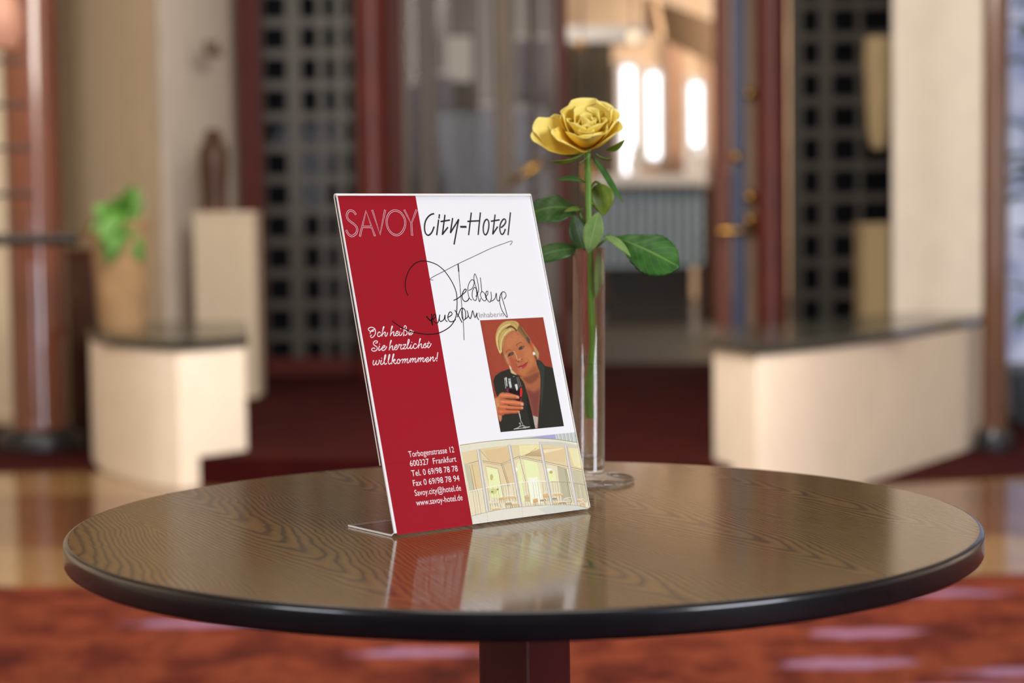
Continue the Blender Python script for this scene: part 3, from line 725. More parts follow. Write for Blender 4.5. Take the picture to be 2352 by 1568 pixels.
# black bullnose edge band
bev = .0042
prof = [(R-.0005, TOP-.0001)]
for k in range(9):
    a = PI/2*k/8; prof.append((R-.0005+bev*math.sin(a), TOP-.0001-bev*(1-math.cos(a))))
for k in range(9):
    a = PI/2*k/8; prof.append((R-.0005+bev*math.cos(a), TOP-TH+bev-bev*math.sin(a)))
prof += [(R-.016, TOP-TH), (R-.016, TOP-.0012)]
lathe('edge_band', prof, BLACKLAC, t, 192, closed=True, smooth=1.2)
lathe('tabletop', [(0, TOP), (R-.001, TOP), (R-.001, TOP-.0006), (R-.0165, TOP-.0011), (R-.0165, TOP-TH+.001), (0, TOP-TH+.001)], VENEER, t, 192, smooth=.5)
s2 = .0295
def postring(z, s): return [(s*math.sqrt(2)*math.cos(PI/4+PI/4+k*PI/2+.03), s*math.sqrt(2)*math.sin(PI/4+PI/4+k*PI/2+.03), z) for k in range(4)]
bm = bmesh.new(); rings = []
for z, s in ((.05, s2*1.1), (TOP-TH-.012, s2)):
    rings.append([bm.verts.new(p) for p in postring(z, s)])
bm.faces.new(rings[0][::-1]); bm.faces.new(rings[1])
for k in range(4): bm.faces.new((rings[0][k], rings[0][(k+1) % 4], rings[1][(k+1) % 4], rings[1][k]))
from_bm('pedestal_post', bm, mat('dark_mahogany', (70, 20, 20), .3, coat=.4, var=.2, scale=10), t, bevel=.004)
lathe('mounting_plate', [(0, TOP-TH-.012), (.1, TOP-TH-.012), (.11, TOP-TH+.0005), (0, TOP-TH+.0005)], BLACKLAC, t)
lathe('base_plate', [(0, .006), (.235, .006), (.235, .018), (.20, .032), (.06, .052), (0, .052)], BLACKLAC, t, 64)

# ================================================================== SIGN HOLDER
BX, BY, YAW, LEAN, SH, FOOT = -.09936, 1.5133, .64753, .28128, .2998, .0746
SW = .212
U = Vector((math.cos(YAW), math.sin(YAW), 0)); NB = Vector((-math.sin(YAW), math.cos(YAW), 0))
VV = Vector((0, 0, math.cos(LEAN))) + NB*math.sin(LEAN); NF = U.cross(VV)
B0 = Vector((BX, BY, TOP + .0004))
FR = Matrix((U, VV, NF)).transposed().to_4x4(); FR.translation = B0
t = bpy.data.objects.new('sign_holder', None); COL.objects.link(t); t.matrix_world = Matrix.Translation(B0) @ Matrix.Rotation(YAW, 4, 'Z')
tag(t, 'slanted clear acrylic sign holder standing on the round table', 'sign holder')
# profile in (back, up) of the bent acrylic sheet, local x runs along the width
sl, cl = math.sin(LEAN), math.cos(LEAN)
T_ = .0016
def pl(v, n): return (v*sl + n*cl, v*cl - n*sl)        # v up the slant, n towards the back
path = [(FOOT, T_/2), (.012, T_/2), (.006, T_/2+.0001)]
path += [pl(.004, T_/2), pl(.05, T_/2), pl(.15, T_/2), pl(SH-.002, T_/2)]
gap = .0022
for k in range(1, 6):
    a = PI*k/6; path.append(pl(SH-.002 + (gap/2+T_/2)*math.sin(a), T_/2 + (gap/2+T_/2)*(1-math.cos(a))))
path += [pl(SH-.002, T_*1.5+gap), pl(.15, T_*1.5+gap), pl(.062, T_*1.5+gap)]
def ribbon(path, th):
    L_, R_ = [], []
    for i, p in enumerate(path):
        a = Vector(path[max(i-1, 0)]); b = Vector(path[min(i+1, len(path)-1)]); d = (b-a).normalized(); n = Vector((-d.y, d.x))
        L_.append(Vector(p)+n*th/2); R_.append(Vector(p)-n*th/2)
    return L_, R_
Lp, Rp = ribbon(path, T_)
def strip(name, i0, i1, parent, lit_white=False):
    bm = bmesh.new(); V = []
    for x in (0, SW):
        V.append([[bm.verts.new((x, q.x, q.y)) for q in (Lp[i], Rp[i])] for i in range(i0, i1+1)])
    n = i1-i0
    for i in range(n):
        bm.faces.new((V[0][i][0], V[0][i+1][0], V[1][i+1][0], V[1][i][0]))
        bm.faces.new((V[0][i][1], V[0][i+1][1], V[1][i+1][1], V[1][i][1]))
        for x in (0, 1):
            f = bm.faces.new((V[x][i][0], V[x][i+1][0], V[x][i+1][1], V[x][i][1])); f.material_index = 1
    for k in (0, n):
        f = bm.faces.new((V[0][k][0], V[0][k][1], V[1][k][1], V[1][k][0])); f.material_index = 1 if (k == 0 and i0 == 0) or (k == n and i1 == len(path)-1) else 0
    return from_bm(name, bm, [EDGE, EDGE] if lit_white else [ACRYLFOOT if name == 'foot' else ACRYL, EDGE], parent)  # top fold coloured white all over for the light it catches
strip('foot', 0, 2, t); strip('front_panel', 2, 6, t); strip('top_fold', 6, 12, t, True); strip('back_panel', 12, len(path)-1, t)

# ------------------------------------------------------------------ printed leaflet inside the holder
QUAD = [(910, 1230), (1357, 1180), (1220, 437), (772, 452)]      # holder corners in the photograph
def homography(src, dst):
    A = []; bvec = []
    for (x, y), (u, v) in zip(src, dst):
        A.append([x, y, 1, 0, 0, 0, -u*x, -u*y]); bvec.append(u)
        A.append([0, 0, 0, x, y, 1, -v*x, -v*y]); bvec.append(v)
    n = 8
    Mx = [r + [b] for r, b in zip(A, bvec)]
    for i in range(n):
        p = max(range(i, n), key=lambda r: abs(Mx[r][i])); Mx[i], Mx[p] = Mx[p], Mx[i]
        for r in range(n):
            if r != i:
                f = Mx[r][i]/Mx[i][i]
                for c_ in range(i, n+1): Mx[r][c_] -= f*Mx[i][c_]
    return [Mx[i][n]/Mx[i][i] for i in range(n)]
HM = homography(QUAD, [(0, 0), (SW, 0), (SW, SH), (0, SH)])
def sh(p):
    x, y = p; d = HM[6]*x + HM[7]*y + 1
    return ((HM[0]*x+HM[1]*y+HM[2])/d, (HM[3]*x+HM[4]*y+HM[5])/d)
leaf = bpy.data.objects.new('leaflet', None); COL.objects.link(leaf); leaf.matrix_world = FR
tag(leaf, 'printed hotel welcome leaflet, red and white, inside the acrylic holder', 'leaflet')
ZF = -.0019                                       # front of the paper, just behind the acrylic
class Art:
    """flat printed shapes on the sheet: polygons and pen strokes with ink colours"""
    def __init__(s): s.v = []; s.f = []; s.c = []; s.n = 0
    def z(s, layer): return ZF + .00003 + .000022*layer
    def poly(s, pts, rgb, layer, conv=None, raw=False):
        P = [conv(p) if conv else p for p in pts]
        Q = P if raw else [sh(p) for p in P]
        base = len(s.v); z = s.z(layer)
        for q in Q: s.v.append((q[0], q[1], z))
        tri = tessellate_polygon([[Vector((q[0], q[1], 0)) for q in Q]])
        for a, b, c_ in tri: s.f.append((base+a, base+b, base+c_)); s.c.append(lin(rgb))
    def blob(s, pts, rgb, layer, conv=None, n=5):
        s.poly([tuple(p) for p in catmull(pts, n, True)], rgb, layer, conv)
    def stroke(s, pts, wpx, rgb, layer, conv=None, smooth=5, closed=False, taper=False):
        P = [conv(p) if conv else p for p in pts]
        P = catmull(P, smooth, closed) if smooth and len(P) > 2 else [Vector(p) for p in P]
        if closed: P.append(P[0])
        Q = [Vector(sh(p)) for p in P]; wd = wpx*.00041/2; z = s.z(layer); base = len(s.v); n = len(Q)
        for i, q in enumerate(Q):
            a = Q[i-1] if i else (Q[-2] if closed else q); b = Q[i+1] if i < n-1 else (Q[1] if closed else q)
            d = (b-a); d = d.normalized() if d.length > 1e-9 else Vector((1, 0)); nn = Vector((-d.y, d.x))
            k = 1.0
            if taper: k = .45 + .55*math.sin(PI*min(1, max(0, (i+.5)/n)))
            if i == 0 and not closed: q = q - d*wd*.5
            if i == n-1 and not closed: q = q + d*wd*.5
            s.v.append((q.x+nn.x*wd*k, q.y+nn.y*wd*k, z)); s.v.append((q.x-nn.x*wd*k, q.y-nn.y*wd*k, z))
        for i in range(n-1):
            a = base+2*i; s.f.append((a, a+1, a+3, a+2)); s.c.append(lin(rgb))
    def build(s, name, parent=leaf, label=None):
        me = bpy.data.meshes.new(name); me.from_pydata(s.v, [], s.f)
        at_ = me.attributes.new('Col', 'FLOAT_COLOR', 'CORNER')
        for p in me.polygons:
            for li in p.loop_indices: at_.data[li].color = s.c[p.index]
        o = link(name, me, PRINT, parent)
        if label: o['label'] = label
        return o
def conv(x0, y0, sc): return lambda p: (x0 + p[0]/sc, y0 + p[1]/sc)
RED = (164, 26, 40); INK = (52, 52, 46); BLK = (26, 22, 20); WHT = (246, 240, 240)
bm = bmesh.new(); add_box(bm, (.0005, .0035, ZF-.0004), (SW-.0001, SH-.0016, ZF))
from_bm('paper', bm, mat('white_paper', (243, 241, 243), .6, var=.01, spec=.1), leaf)
A = Art(); A.poly([(777, 456), (953, 450), (1085.5, 1205.5), (916.5, 1224)], RED, 0)
A.stroke([(889, 1066), (1056, 1052)], 1.0, (140, 24, 36), 1, None, 0)
A.build('red_panel', label='crimson panel along the left side of the leaflet')
# SAVOY in outlined capitals
cv = conv(780, 460, 11.76); A = Art()
SAV = [([(445,440),(400,378),(330,345),(262,362),(222,430),(216,510),(250,590),(330,660),(420,725),(475,795),(490,870),(462,960),(400,1020),(340,1037),(270,1000),(208,895)], 6, False),
       ([(565,1030),(718,340),(955,1010)], 0, False), ([(640,778),(858,775)], 0, False), ([(888,325),(1095,970),(1222,310)], 0, False),
       ([(1515,308),(1620,345),(1705,440),(1757,560),(1762,690),(1720,830),(1640,935),(1540,980),(1430,950),(1340,860),(1285,740),(1268,610),(1290,480),(1350,375),(1435,318)], 5, True),
       ([(1742,290),(1925,655),(2062,275)], 0, False), ([(1927,655),(1950,968)], 0, False)]
for p, sm, cl_ in SAV: A.stroke(p, 4.5, (240, 196, 204), 2, cv, sm, cl_)
for p, sm, cl_ in SAV: A.stroke(p, 2.3, (140, 26, 40), 3, cv, sm, cl_)
A.build('heading_lettering', label='SAVOY in outlined capitals')
cv = conv(960, 460, 9.8); A = Art(); w_ = 3.6
for p, sm in (([(348,302),(290,318),(220,375),(165,465),(140,575),(142,685),(165,760),(212,800),(258,782),(308,718),(352,605)], 6), ([(454,440),(412,785)], 0), ([(472,318),(462,400)], 0),
    ([(597,325),(540,775)], 0), ([(545,765),(662,608)], 0), ([(505,477),(702,437)], 0), ([(770,395),(722,730)], 0), ([(725,725),(905,420)], 0), ([(908,415),(805,990)], 0),
    ([(1195,255),(1135,765)], 0), ([(1403,245),(1352,755)], 0), ([(1112,455),(1385,432)], 0), ([(1740,285),(1685,735)], 0), ([(1690,725),(1797,562)], 0), ([(1650,435),(1838,398)], 0),
    ([(1880,575),(1950,510),(1987,430),(1962,377),(1915,397),(1862,500),(1850,620),(1870,708),(1902,733),(1940,700),(1975,612)], 5), ([(2095,222),(2038,740)], 0)):
    A.stroke(p, w_, INK, 1, cv, sm)
A.stroke([(1550,394),(1497,450),(1470,570),(1474,690),(1512,755),(1560,710),(1594,580),(1592,450)], w_, INK, 1, cv, 5, True)
A.stroke([(952,585),(1078,582)], 4.8, INK, 1, cv, 0)
A.build('subheading_lettering', label='City-Hotel in dark slanted brush lettering')
# script greeting
cv = conv(830, 740, 12.379); A = Art()
def shift(p, dx, dy, sc=1): return [(x*sc+dx, y*sc+dy) for x, y in p]
hA = [(602,460),(625,330),(650,240),(666,195),(650,188),(630,262),(608,462)]; hB = [(615,425),(660,362),(694,340),(704,366),(694,425),(712,460),(745,430),(766,358)]
GL = [[(404,268),(350,287),(300,328),(278,386)], [(384,312),(300,326),(240,290),(236,245),(290,212),(350,215),(408,250),(430,320),(420,400),(380,470),(330,500),(295,480),(300,440),(326,428)],
 [(560,372),(550,342),(515,347),(486,400),(496,455),(530,470),(575,435),(604,400)], hA, hB,
 shift(hA, 236, -14), shift(hB, 236, -14), [(985,392),(1040,370),(1060,325),(1035,310),(1000,350),(985,400),(1005,440),(1050,430),(1090,380)],
 [(1106,325),(1090,400),(1110,435),(1150,410),(1175,350)], [(1128,236),(1134,246)],
 [(1206,448),(1214,350),(1220,220),(1236,162),(1262,155),(1286,190),(1276,240),(1240,278),(1290,302),(1310,350),(1295,402),(1255,427),(1234,410)],
 [(1350,392),(1420,352),(1442,300),(1412,275),(1376,290),(1356,345),(1350,385),(1372,412),(1420,405),(1462,362),(1482,306)],
 [(430,655),(478,642),(486,605),(440,590),(386,620),(376,680),(410,720),(470,762),(482,820),(440,870),(370,880),(330,850),(345,805),(390,793),(420,812)],
 [(545,732),(522,800),(530,860),(572,838),(610,790)], [(548,676),(554,686)], [(606,805),(670,775),(696,735),(670,720),(630,755),(610,815),(630,860),(680,848),(725,795),(742,746)],
 shift(hA, 208, 388), shift(hB, 204, 386), [(955,792),(1010,765),(1036,715),(1010,700),(975,740),(955,790),(975,835),(1020,828),(1060,770),(1088,705)],
 [(1080,700),(1092,684),(1120,702),(1156,690),(1136,750),(1130,800),(1150,822),(1185,795)], [(1192,712),(1212,690),(1240,692),(1278,682),(1236,750),(1192,816),(1225,800),(1258,814),(1300,770)],
 [(1298,772),(1345,662),(1372,572),(1360,538),(1340,560),(1325,650),(1314,760),(1335,805),(1375,778),(1410,715)], [(1424,690),(1400,755),(1412,802),(1450,788),(1488,720)], [(1438,618),(1444,628)],
 [(1562,692),(1555,662),(1520,667),(1490,722),(1500,785),(1540,797),(1590,760),(1625,690)], shift(hA, 1020, 328), shift(hB, 1014, 322),
 [(1758,765),(1792,690),(1816,645),(1826,665),(1832,705),(1836,750),(1810,776),(1770,762)], [(1835,770),(1890,690),(1922,590)], [(1920,592),(1892,700),(1886,755),(1910,772),(1950,730),(1988,655)], [(1862,652),(1950,640)],
 [(384,1140),(368,1215),(386,1272),(430,1240),(466,1140),(452,1215),(475,1266),(520,1230),(540,1165),(535,1130)], [(535,1132),(560,1152)],
 [(606,1132),(580,1205),(595,1256),(640,1235),(670,1190)], [(602,1072),(608,1084)],
 [(665,1190),(705,1080),(722,1000),(710,980),(692,1010),(676,1120),(682,1210),(705,1250),(752,1220)], [(777,1185),(817,1075),(834,990),(822,970),(802,1010),(788,1110),(792,1200),(820,1245),(862,1212)],
 [(880,1238),(905,1120),(942,1000),(946,966),(928,964),(905,1060),(886,1238)], [(892,1180),(930,1130),(972,1104),(976,1138),(932,1165),(955,1210),(990,1232),(1035,1190)],
 [(1085,1105),(1050,1120),(1036,1180),(1055,1224),(1095,1216),(1115,1160),(1102,1112),(1085,1106),(1120,1150),(1160,1110)],
 [(1850,1132),(1892,1110),(1908,1066),(1882,1050),(1846,1090),(1836,1140),(1856,1176),(1900,1165),(1950,1100)],
 [(1960,1040),(1972,1050),(1955,1160),(1980,1090),(2036,1030),(2046,1052),(2036,1120),(2056,1157),(2092,1120),(2118,1055)]]
mG = [(0,-110),(14,-122),(18,-95),(0,0),(22,-75),(72,-128),(80,-108),(62,-5),(88,-80),(138,-130),(148,-110),(132,-40),(150,-8),(186,-40),(206,-100)]
for mx, my in ((1180, 1218), (1400, 1200), (1618, 1184)): GL.append(shift(mG, mx, my))
for p in GL: A.stroke(p, 1.75, WHT, 2, cv, 4)
A.stroke([(2172, 905), (2146, 1092)], 2.0, WHT, 2, cv, 0); A.stroke([(2143, 1132), (2141, 1146)], 2.2, WHT, 2, cv, 0)
A.build('greeting_lettering', label='white script greeting on the red panel')
# signature
cv = conv(880, 540, 6.032); c3 = conv(960, 580, 7.129); A = Art()
A.stroke([(345,860),(318,800),(305,700),(325,590),(370,490),(430,420),(500,382),(580,375),(660,390),(740,422),(800,465),(850,512),(920,610),(975,710),(1010,810),(1020,900),(1020,1000),(1010,1120),(980,1210),(920,1290),(830,1350),(740,1385),(620,1397),(500,1385),(380,1360),(270,1312),(190,1262),(130,1215)], 2.1, BLK, 4, cv)
A.stroke([(690,638),(645,629),(700,587),(850,505),(1040,400),(1250,295),(1500,170),(1700,90),(1785,60),(1793,80),(1765,120)], 1.3, INK, 4, cv, 5)
A.stroke([(1034,405),(1043,510)], 2.8, BLK, 4, cv, 0)
A.stroke([(1043,505),(1060,700),(1075,880),(1095,1080),(1110,1250),(1117,1470)], 1.4, BLK, 4, cv)
for p, wd in (([(580,800),(650,765),(720,705),(775,655),(785,615),(757,618),(722,690),(724,770),(765,815),(810,800),(830,760)], 2.1), ([(825,632),(880,600),(915,520),(907,462),(872,455),(830,520),(810,620),(825,720),(850,775),(880,790)], 1.6),
  ([(952,605),(920,578),(890,640),(884,720),(910,785),(945,792),(962,720),(952,605)], 1.7), ([(945,730),(985,650),(987,560),(962,430),(930,353),(914,400),(922,490),(960,620),(985,750),(1005,817),(1022,760)], 1.6),
  ([(1020,415),(1034,560),(1042,640),(1020,690),(1040,760),(1085,800),(1117,770),(1090,680),(1046,640)], 1.7), ([(1100,745),(1140,690),(1142,640),(1116,650),(1110,720),(1140,790),(1180,820),(1202,760)], 1.7),
  ([(1194,650),(1202,740),(1196,802),(1258,762),(1284,665),(1290,760),(1320,800),(1350,735)], 1.8), ([(1414,765),(1446,710),(1430,655),(1385,648),(1350,700),(1338,800),(1368,930),(1420,1020),(1465,1066),(1440,950),(1400,815),(1372,720),(1376,668)], 1.8),
  ([(140,1075),(180,1122),(212,1145)], 3.0), ([(222,1030),(226,1130),(240,1220),(212,1130)], 2.6), ([(205,1128),(280,1090),(292,1050),(262,1040),(240,1100),(270,1165),(325,1170),(355,1040),(346,1110),(366,1152),(420,1120),(440,1040),(442,1120),(475,1152)], 2.1),
  ([(490,1082),(550,1040),(546,1000),(512,1000),(485,1080),(510,1145),(560,1152),(612,1118)], 2.1), ([(600,963),(650,1040),(695,1120),(715,1162)], 2.2), ([(640,1075),(660,1030),(690,955),(720,925),(760,950),(777,1020),(770,1100),(742,1125),(720,1080),(712,1000),(728,940)], 2.0),
  ([(800,968),(820,1040),(800,1085),(765,1110)], 1.9), ([(815,1040),(850,1100),(872,1050),(890,968),(905,1000),(932,1082),(964,1000),(962,1060),(990,1115)], 2.0)):
    A.stroke(p, wd, BLK, 4, c3, 4)
A.build('signature', label='sweeping black pen signature')
# typeset lines
def typeset(A, text, p0, p1, cap, rgb, layer, thick=0.0):
    cu_ = bpy.data.curves.new('type', 'FONT'); cu_.body = text; cu_.resolution_u = 3; cu_.offset = thick
    ob = bpy.data.objects.new('type', cu_); COL.objects.link(ob)
    dg = bpy.context.evaluated_depsgraph_get(); dg.update()
    me = ob.evaluated_get(dg).to_mesh()
    vs = [v.co.copy() for v in me.vertices]; fs = [tuple(p.vertices) for p in me.polygons]
    ob.evaluated_get(dg).to_mesh_clear()
    bpy.data.objects.remove(ob); bpy.data.curves.remove(cu_)
    xs = [v.x for v in vs]; x0, x1 = min(xs), max(xs)
    a, b = Vector(sh(p0)), Vector(sh(p1)); ex = (b-a)/(x1-x0); up = Vector((-(b-a).y, (b-a).x)).normalized()*(cap*SH/787.0/.727)
    base = len(A.v); z = A.z(layer)
    for v in vs:
        q = a + ex*(v.x-x0) + up*v.y; A.v.append((q.x, q.y, z))
    for f in fs: A.f.append(tuple(base+i for i in f)); A.c.append(lin(rgb))
cv = conv(880, 960, 4.523); A = Art()
for txt, a, b in (('Torbogenstrasse 12', (278,412), (741,366)), ('600327  Frankfurt', (292,506), (763,461)), ('Tel. 0 69/98 78 78', (308,606), (778,561)), ('Fax 0 69/98 78 94', (325,706), (796,660)), ('Savoy.city@hotel.de', (342,806), (812,757)), ('www.savoy-hotel.de', (358,905), (828,856))):
    typeset(A, txt, cv(a), cv(b), 14.2, WHT, 2)
A.build('address_lettering', label='six lines of white address text')
A = Art(); typeset(A, 'Inhaberin', c3((1008,1082)), c3((1408,1058)), 13.6, (110, 104, 104), 3, -.012)
A.build('caption_lettering', label='grey caption above the portrait')

# ------------------------------------------------------------------ printed portrait
import numpy as np
class Photo:
    """a printed photograph: soft edged ink areas laid over each other on a fine grid"""
    def __init__(s, quad, nx, ny):
        s.nx, s.ny = nx, ny
        a, b = np.meshgrid(np.linspace(0, 1, nx), np.linspace(0, 1, ny))
        q = [np.array(p, float) for p in quad]               # tl, tr, br, bl
        g = (1-a)[..., None]*(1-b)[..., None]*q[0] + a[..., None]*(1-b)[..., None]*q[1] + a[..., None]*b[..., None]*q[2] + (1-a)[..., None]*b[..., None]*q[3]
        s.x, s.y = g[..., 0], g[..., 1]; s.cell = math.hypot(*(q[1]-q[0]))/nx
        s.img = np.ones((ny, nx, 3)); s.ops = []
    def poly(s, pts, rgb, layer, conv=None, soft=.8): s.ops.append((layer, 'p', [conv(p) for p in pts], rgb, soft))
    def blob(s, pts, rgb, layer, conv=None, n=5, soft=1.0): s.ops.append((layer, 'p', [tuple(p) for p in catmull([conv(p) for p in pts], n, True)], rgb, soft))
    def stroke(s, pts, w, rgb, layer, conv=None, smooth=5):
        P_ = [conv(p) for p in pts]; P_ = catmull(P_, smooth) if smooth and len(P_) > 2 else [Vector(p) for p in P_]
        s.ops.append((layer, 's', [tuple(p) for p in P_], rgb, w))
    def blur(s, m, r):
        k = max(1, int(round(r/s.cell)))
        for _ in range(1 if r < .6 else 2):
            for ax in (0, 1):
                c = np.cumsum(np.pad(m, [(k+1, k) if i == ax else (0, 0) for i in (0, 1)], mode='edge'), axis=ax)
                m = (np.take(c, range(2*k+1, c.shape[ax]), ax) - np.take(c, range(0, c.shape[ax]-2*k-1), ax))/(2*k+1)
        return m
    def build(s, name, parent, label):
        for layer, kind, pts, rgb, w_ in sorted(s.ops, key=lambda o: o[0]):
            col = np.array(rgb, float)
            if kind == 'p':
                m = np.zeros(s.x.shape, bool); n = len(pts)
                for i in range(n):
                    (xa, ya), (xb, yb) = pts[i], pts[(i+1) % n]
                    if ya == yb: continue
                    m ^= ((ya > s.y) != (yb > s.y)) & (s.x < (xb-xa)*(s.y-ya)/(yb-ya) + xa)
                m = s.blur(m.astype(float), w_*.6)
            else:
                d = np.full(s.x.shape, 1e9)
                for (xa, ya), (xb, yb) in zip(pts, pts[1:]):
                    dx, dy = xb-xa, yb-ya; l2 = dx*dx+dy*dy + 1e-9
                    t_ = np.clip(((s.x-xa)*dx + (s.y-ya)*dy)/l2, 0, 1)
                    d = np.minimum(d, np.hypot(s.x-xa-t_*dx, s.y-ya-t_*dy))
                m = np.clip((w_*.5 + .55 - d)/1.1, 0, 1)
            s.img = s.img*(1-m[..., None]) + col*m[..., None]
        rg = np.random.RandomState(5); gr = s.blur(rg.normal(0, 1, s.x.shape), 1.0)
        s.img = np.clip(s.img*(1 + gr[..., None]*.07), 0, 255)
        c = s.img/255.0; c = np.where(c <= .04045, c/12.92, ((c+.055)/1.055)**2.4)
        vs = [(*sh((float(px), float(py))), ZF + .00006) for px, py in zip(s.x.ravel(), s.y.ravel())]
        fs = [(j*s.nx+i, (j+1)*s.nx+i, (j+1)*s.nx+i+1, j*s.nx+i+1) for j in range(s.ny-1) for i in range(s.nx-1)]
        me = bpy.data.meshes.new(name); me.from_pydata(vs, [], fs)
        at_ = me.attributes.new('Col', 'FLOAT_COLOR', 'POINT')
        at_.data.foreach_set('color', np.concatenate([c.reshape(-1, 3), np.ones((s.nx*s.ny, 1))], 1).ravel())
        o = link(name, me, PRINT, parent); o['label'] = label
        return o
A = Photo([(1102.0, 737.8), (1249.8, 728.6), (1297.3, 982.7), (1149.4, 995.9)], 240, 400); P = conv(1080, 700, 4.9); F = conv(1120, 730, 10.45); G = conv(1130, 860, 11.2)
A.poly([(108,185),(832,140),(1065,1385),(340,1450)], (158, 68, 50), 1, P)
A.poly([(108,185),(400,167),(560,700),(420,800),(260,860)], (166, 74, 54), 2, P, soft=14)
A.poly([(258,870),(280,815),(340,770),(440,735),(520,790),(575,830),(615,905),(650,1010),(705,1250),(735,1412),(340,1450),(305,1250),(312,1080),(275,970)], (50, 48, 41), 3, P)
A.poly([(560,825),(640,800),(745,620),(790,760),(800,850),(792,980),(778,1280),(705,1268),(655,1040),(610,900)], (172, 102, 68), 4, P)
A.blob([(640,960),(720,1000),(796,960),(786,1100),(776,1275),(710,1266),(670,1100)], (128, 68, 60), 5, P, soft=5)
A.blob([(600,840),(660,815),(740,780),(790,780),(760,850),(690,900),(640,890)], (138, 78, 56), 5, P, soft=3)
A.poly([(704,1264),(768,1282),(757,1405),(730,1408)], (186, 178, 164), 6, P)
A.poly([(745,628),(800,640),(852,700),(945,722),(1065,1385),(768,1412),(774,1260),(797,970),(800,850),(790,770),(760,690)], (48, 48, 42), 7, P)
A.poly([(762,640),(800,645),(845,720),(832,960),(806,1200),(796,970),(800,800)], (58, 62, 56), 8, P)
A.poly([(640,1000),(700,1250),(735,1412),(690,1415),(640,1200)], (40, 38, 34), 6, P)
# right rear hair, ear, face, hair
A.blob([(1085,630),(1160,720),(1230,830),(1248,920),(1226,1005),(1180,1000),(1150,930),(1128,800)], (180, 152, 98), 8, F)
A.blob([(1140,900),(1190,960),(1200,1010),(1160,1000)], (96, 76, 52), 9, F)
A.blob([(380,1000),(345,930),(325,880),(370,820),(420,900),(470,1040),(520,1160),(500,1180),(440,1090)], (128, 84, 52), 8, F)
A.blob([(1030,520),(1090,640),(1135,800),(1112,840),(1060,730)], (192, 96, 62), 10, F)
face = [(372,600),(420,460),(520,370),(640,325),(760,360),(900,480),(990,600),(1035,690),(1085,790),(1110,900),(1140,1000),(1180,1110),(1190,1220),(1150,1300),(1060,1380),(950,1425),(840,1420),(760,1390),(640,1350),(575,1270),(520,1180),(450,1030),(400,900),(370,820),(362,700)]
A.blob(face, (186, 112, 74), 11, F, 3)
A.blob([(430,560),(560,420),(700,400),(860,520),(900,600),(700,610),(600,720),(440,760)], (196, 122, 80), 12, F, soft=5.0)
A.blob([(880,760),(1020,740),(1090,880),(1130,1040),(1080,1180),(980,1200),(900,1000)], (198, 124, 78), 12, F, soft=5.0)
A.blob([(470,980),(580,960),(690,1080),(700,1220),(760,1370),(650,1340),(580,1260),(520,1160)], (178, 92, 64), 12, F, soft=5.0)
A.blob([(770,1260),(900,1250),(1000,1210),(1080,1250),(1050,1340),(920,1400),(800,1370)], (190, 118, 72), 13, F, soft=5.0)
A.blob([(400,900),(430,880),(500,1040),(540,1180),(500,1150),(440,1030)], (214, 158, 110), 13, F, soft=5.0)
A.blob([(1040,1280),(1160,1180),(1200,1260),(1100,1370),(960,1430),(900,1430)], (160, 92, 58), 14, F, soft=5.0)
hair = [(290,885),(250,790),(205,640),(188,500),(200,390),(250,260),(330,160),(440,95),(560,78),(680,90),(750,140),(775,205),(850,262),(920,370),(985,450),(1035,540),(1022,650),(980,600),(930,540),(855,470),(780,385),(700,335),(610,325),(520,375),(440,450),(400,530),(372,650),(345,790),(318,880)]
A.blob(hair, (196, 166, 98), 15, F, 3)
A.blob([(770,190),(850,260),(920,370),(985,450),(1030,540),(1022,645),(960,580),(860,470),(770,370),(720,310),(740,230)], (132, 98, 62), 16, F)
A.blob([(940,480),(1000,500),(1030,560),(1020,645),(970,590)], (100, 74, 58), 17, F)
for p, wd, c_ in (([(300,860),(235,680),(225,500),(290,330),(400,220),(540,170)], 3.2, (222, 196, 130)), ([(330,840),(320,700),(340,560),(400,430),(480,340),(560,300)], 2.4, (226, 202, 140)), ([(285,800),(262,640),(290,440),(380,310),(520,250)], 1.0, (140, 108, 58)),
   ([(340,800),(352,640),(400,470)], 1.0, (150, 120, 66)), ([(480,255),(560,215),(640,260),(700,320)], 3.4, (104, 70, 44)), ([(430,270),(540,240),(640,250)], 1.4, (92, 62, 40)), ([(560,120),(660,140),(720,240)], 1.6, (174, 142, 84)), ([(790,240),(850,330),(920,440)], 1.2, (96, 70, 46)), ([(760,300),(830,390),(900,480)], 1.0, (160, 122, 78))):
    A.stroke(p, wd, c_, 18, F)
A.blob([(520,1180),(545,1190),(580,1270),(660,1350),(705,1392),(650,1388),(565,1350),(545,1280)], (206, 186, 134), 16, F)
A.blob([(1098,850),(1125,835),(1155,870),(1150,910),(1120,915),(1100,890)], (244, 240, 232), 18, F)
A.blob([(522,1180),(540,1182),(575,1250),(560,1256)], (240, 232, 216), 18, F)
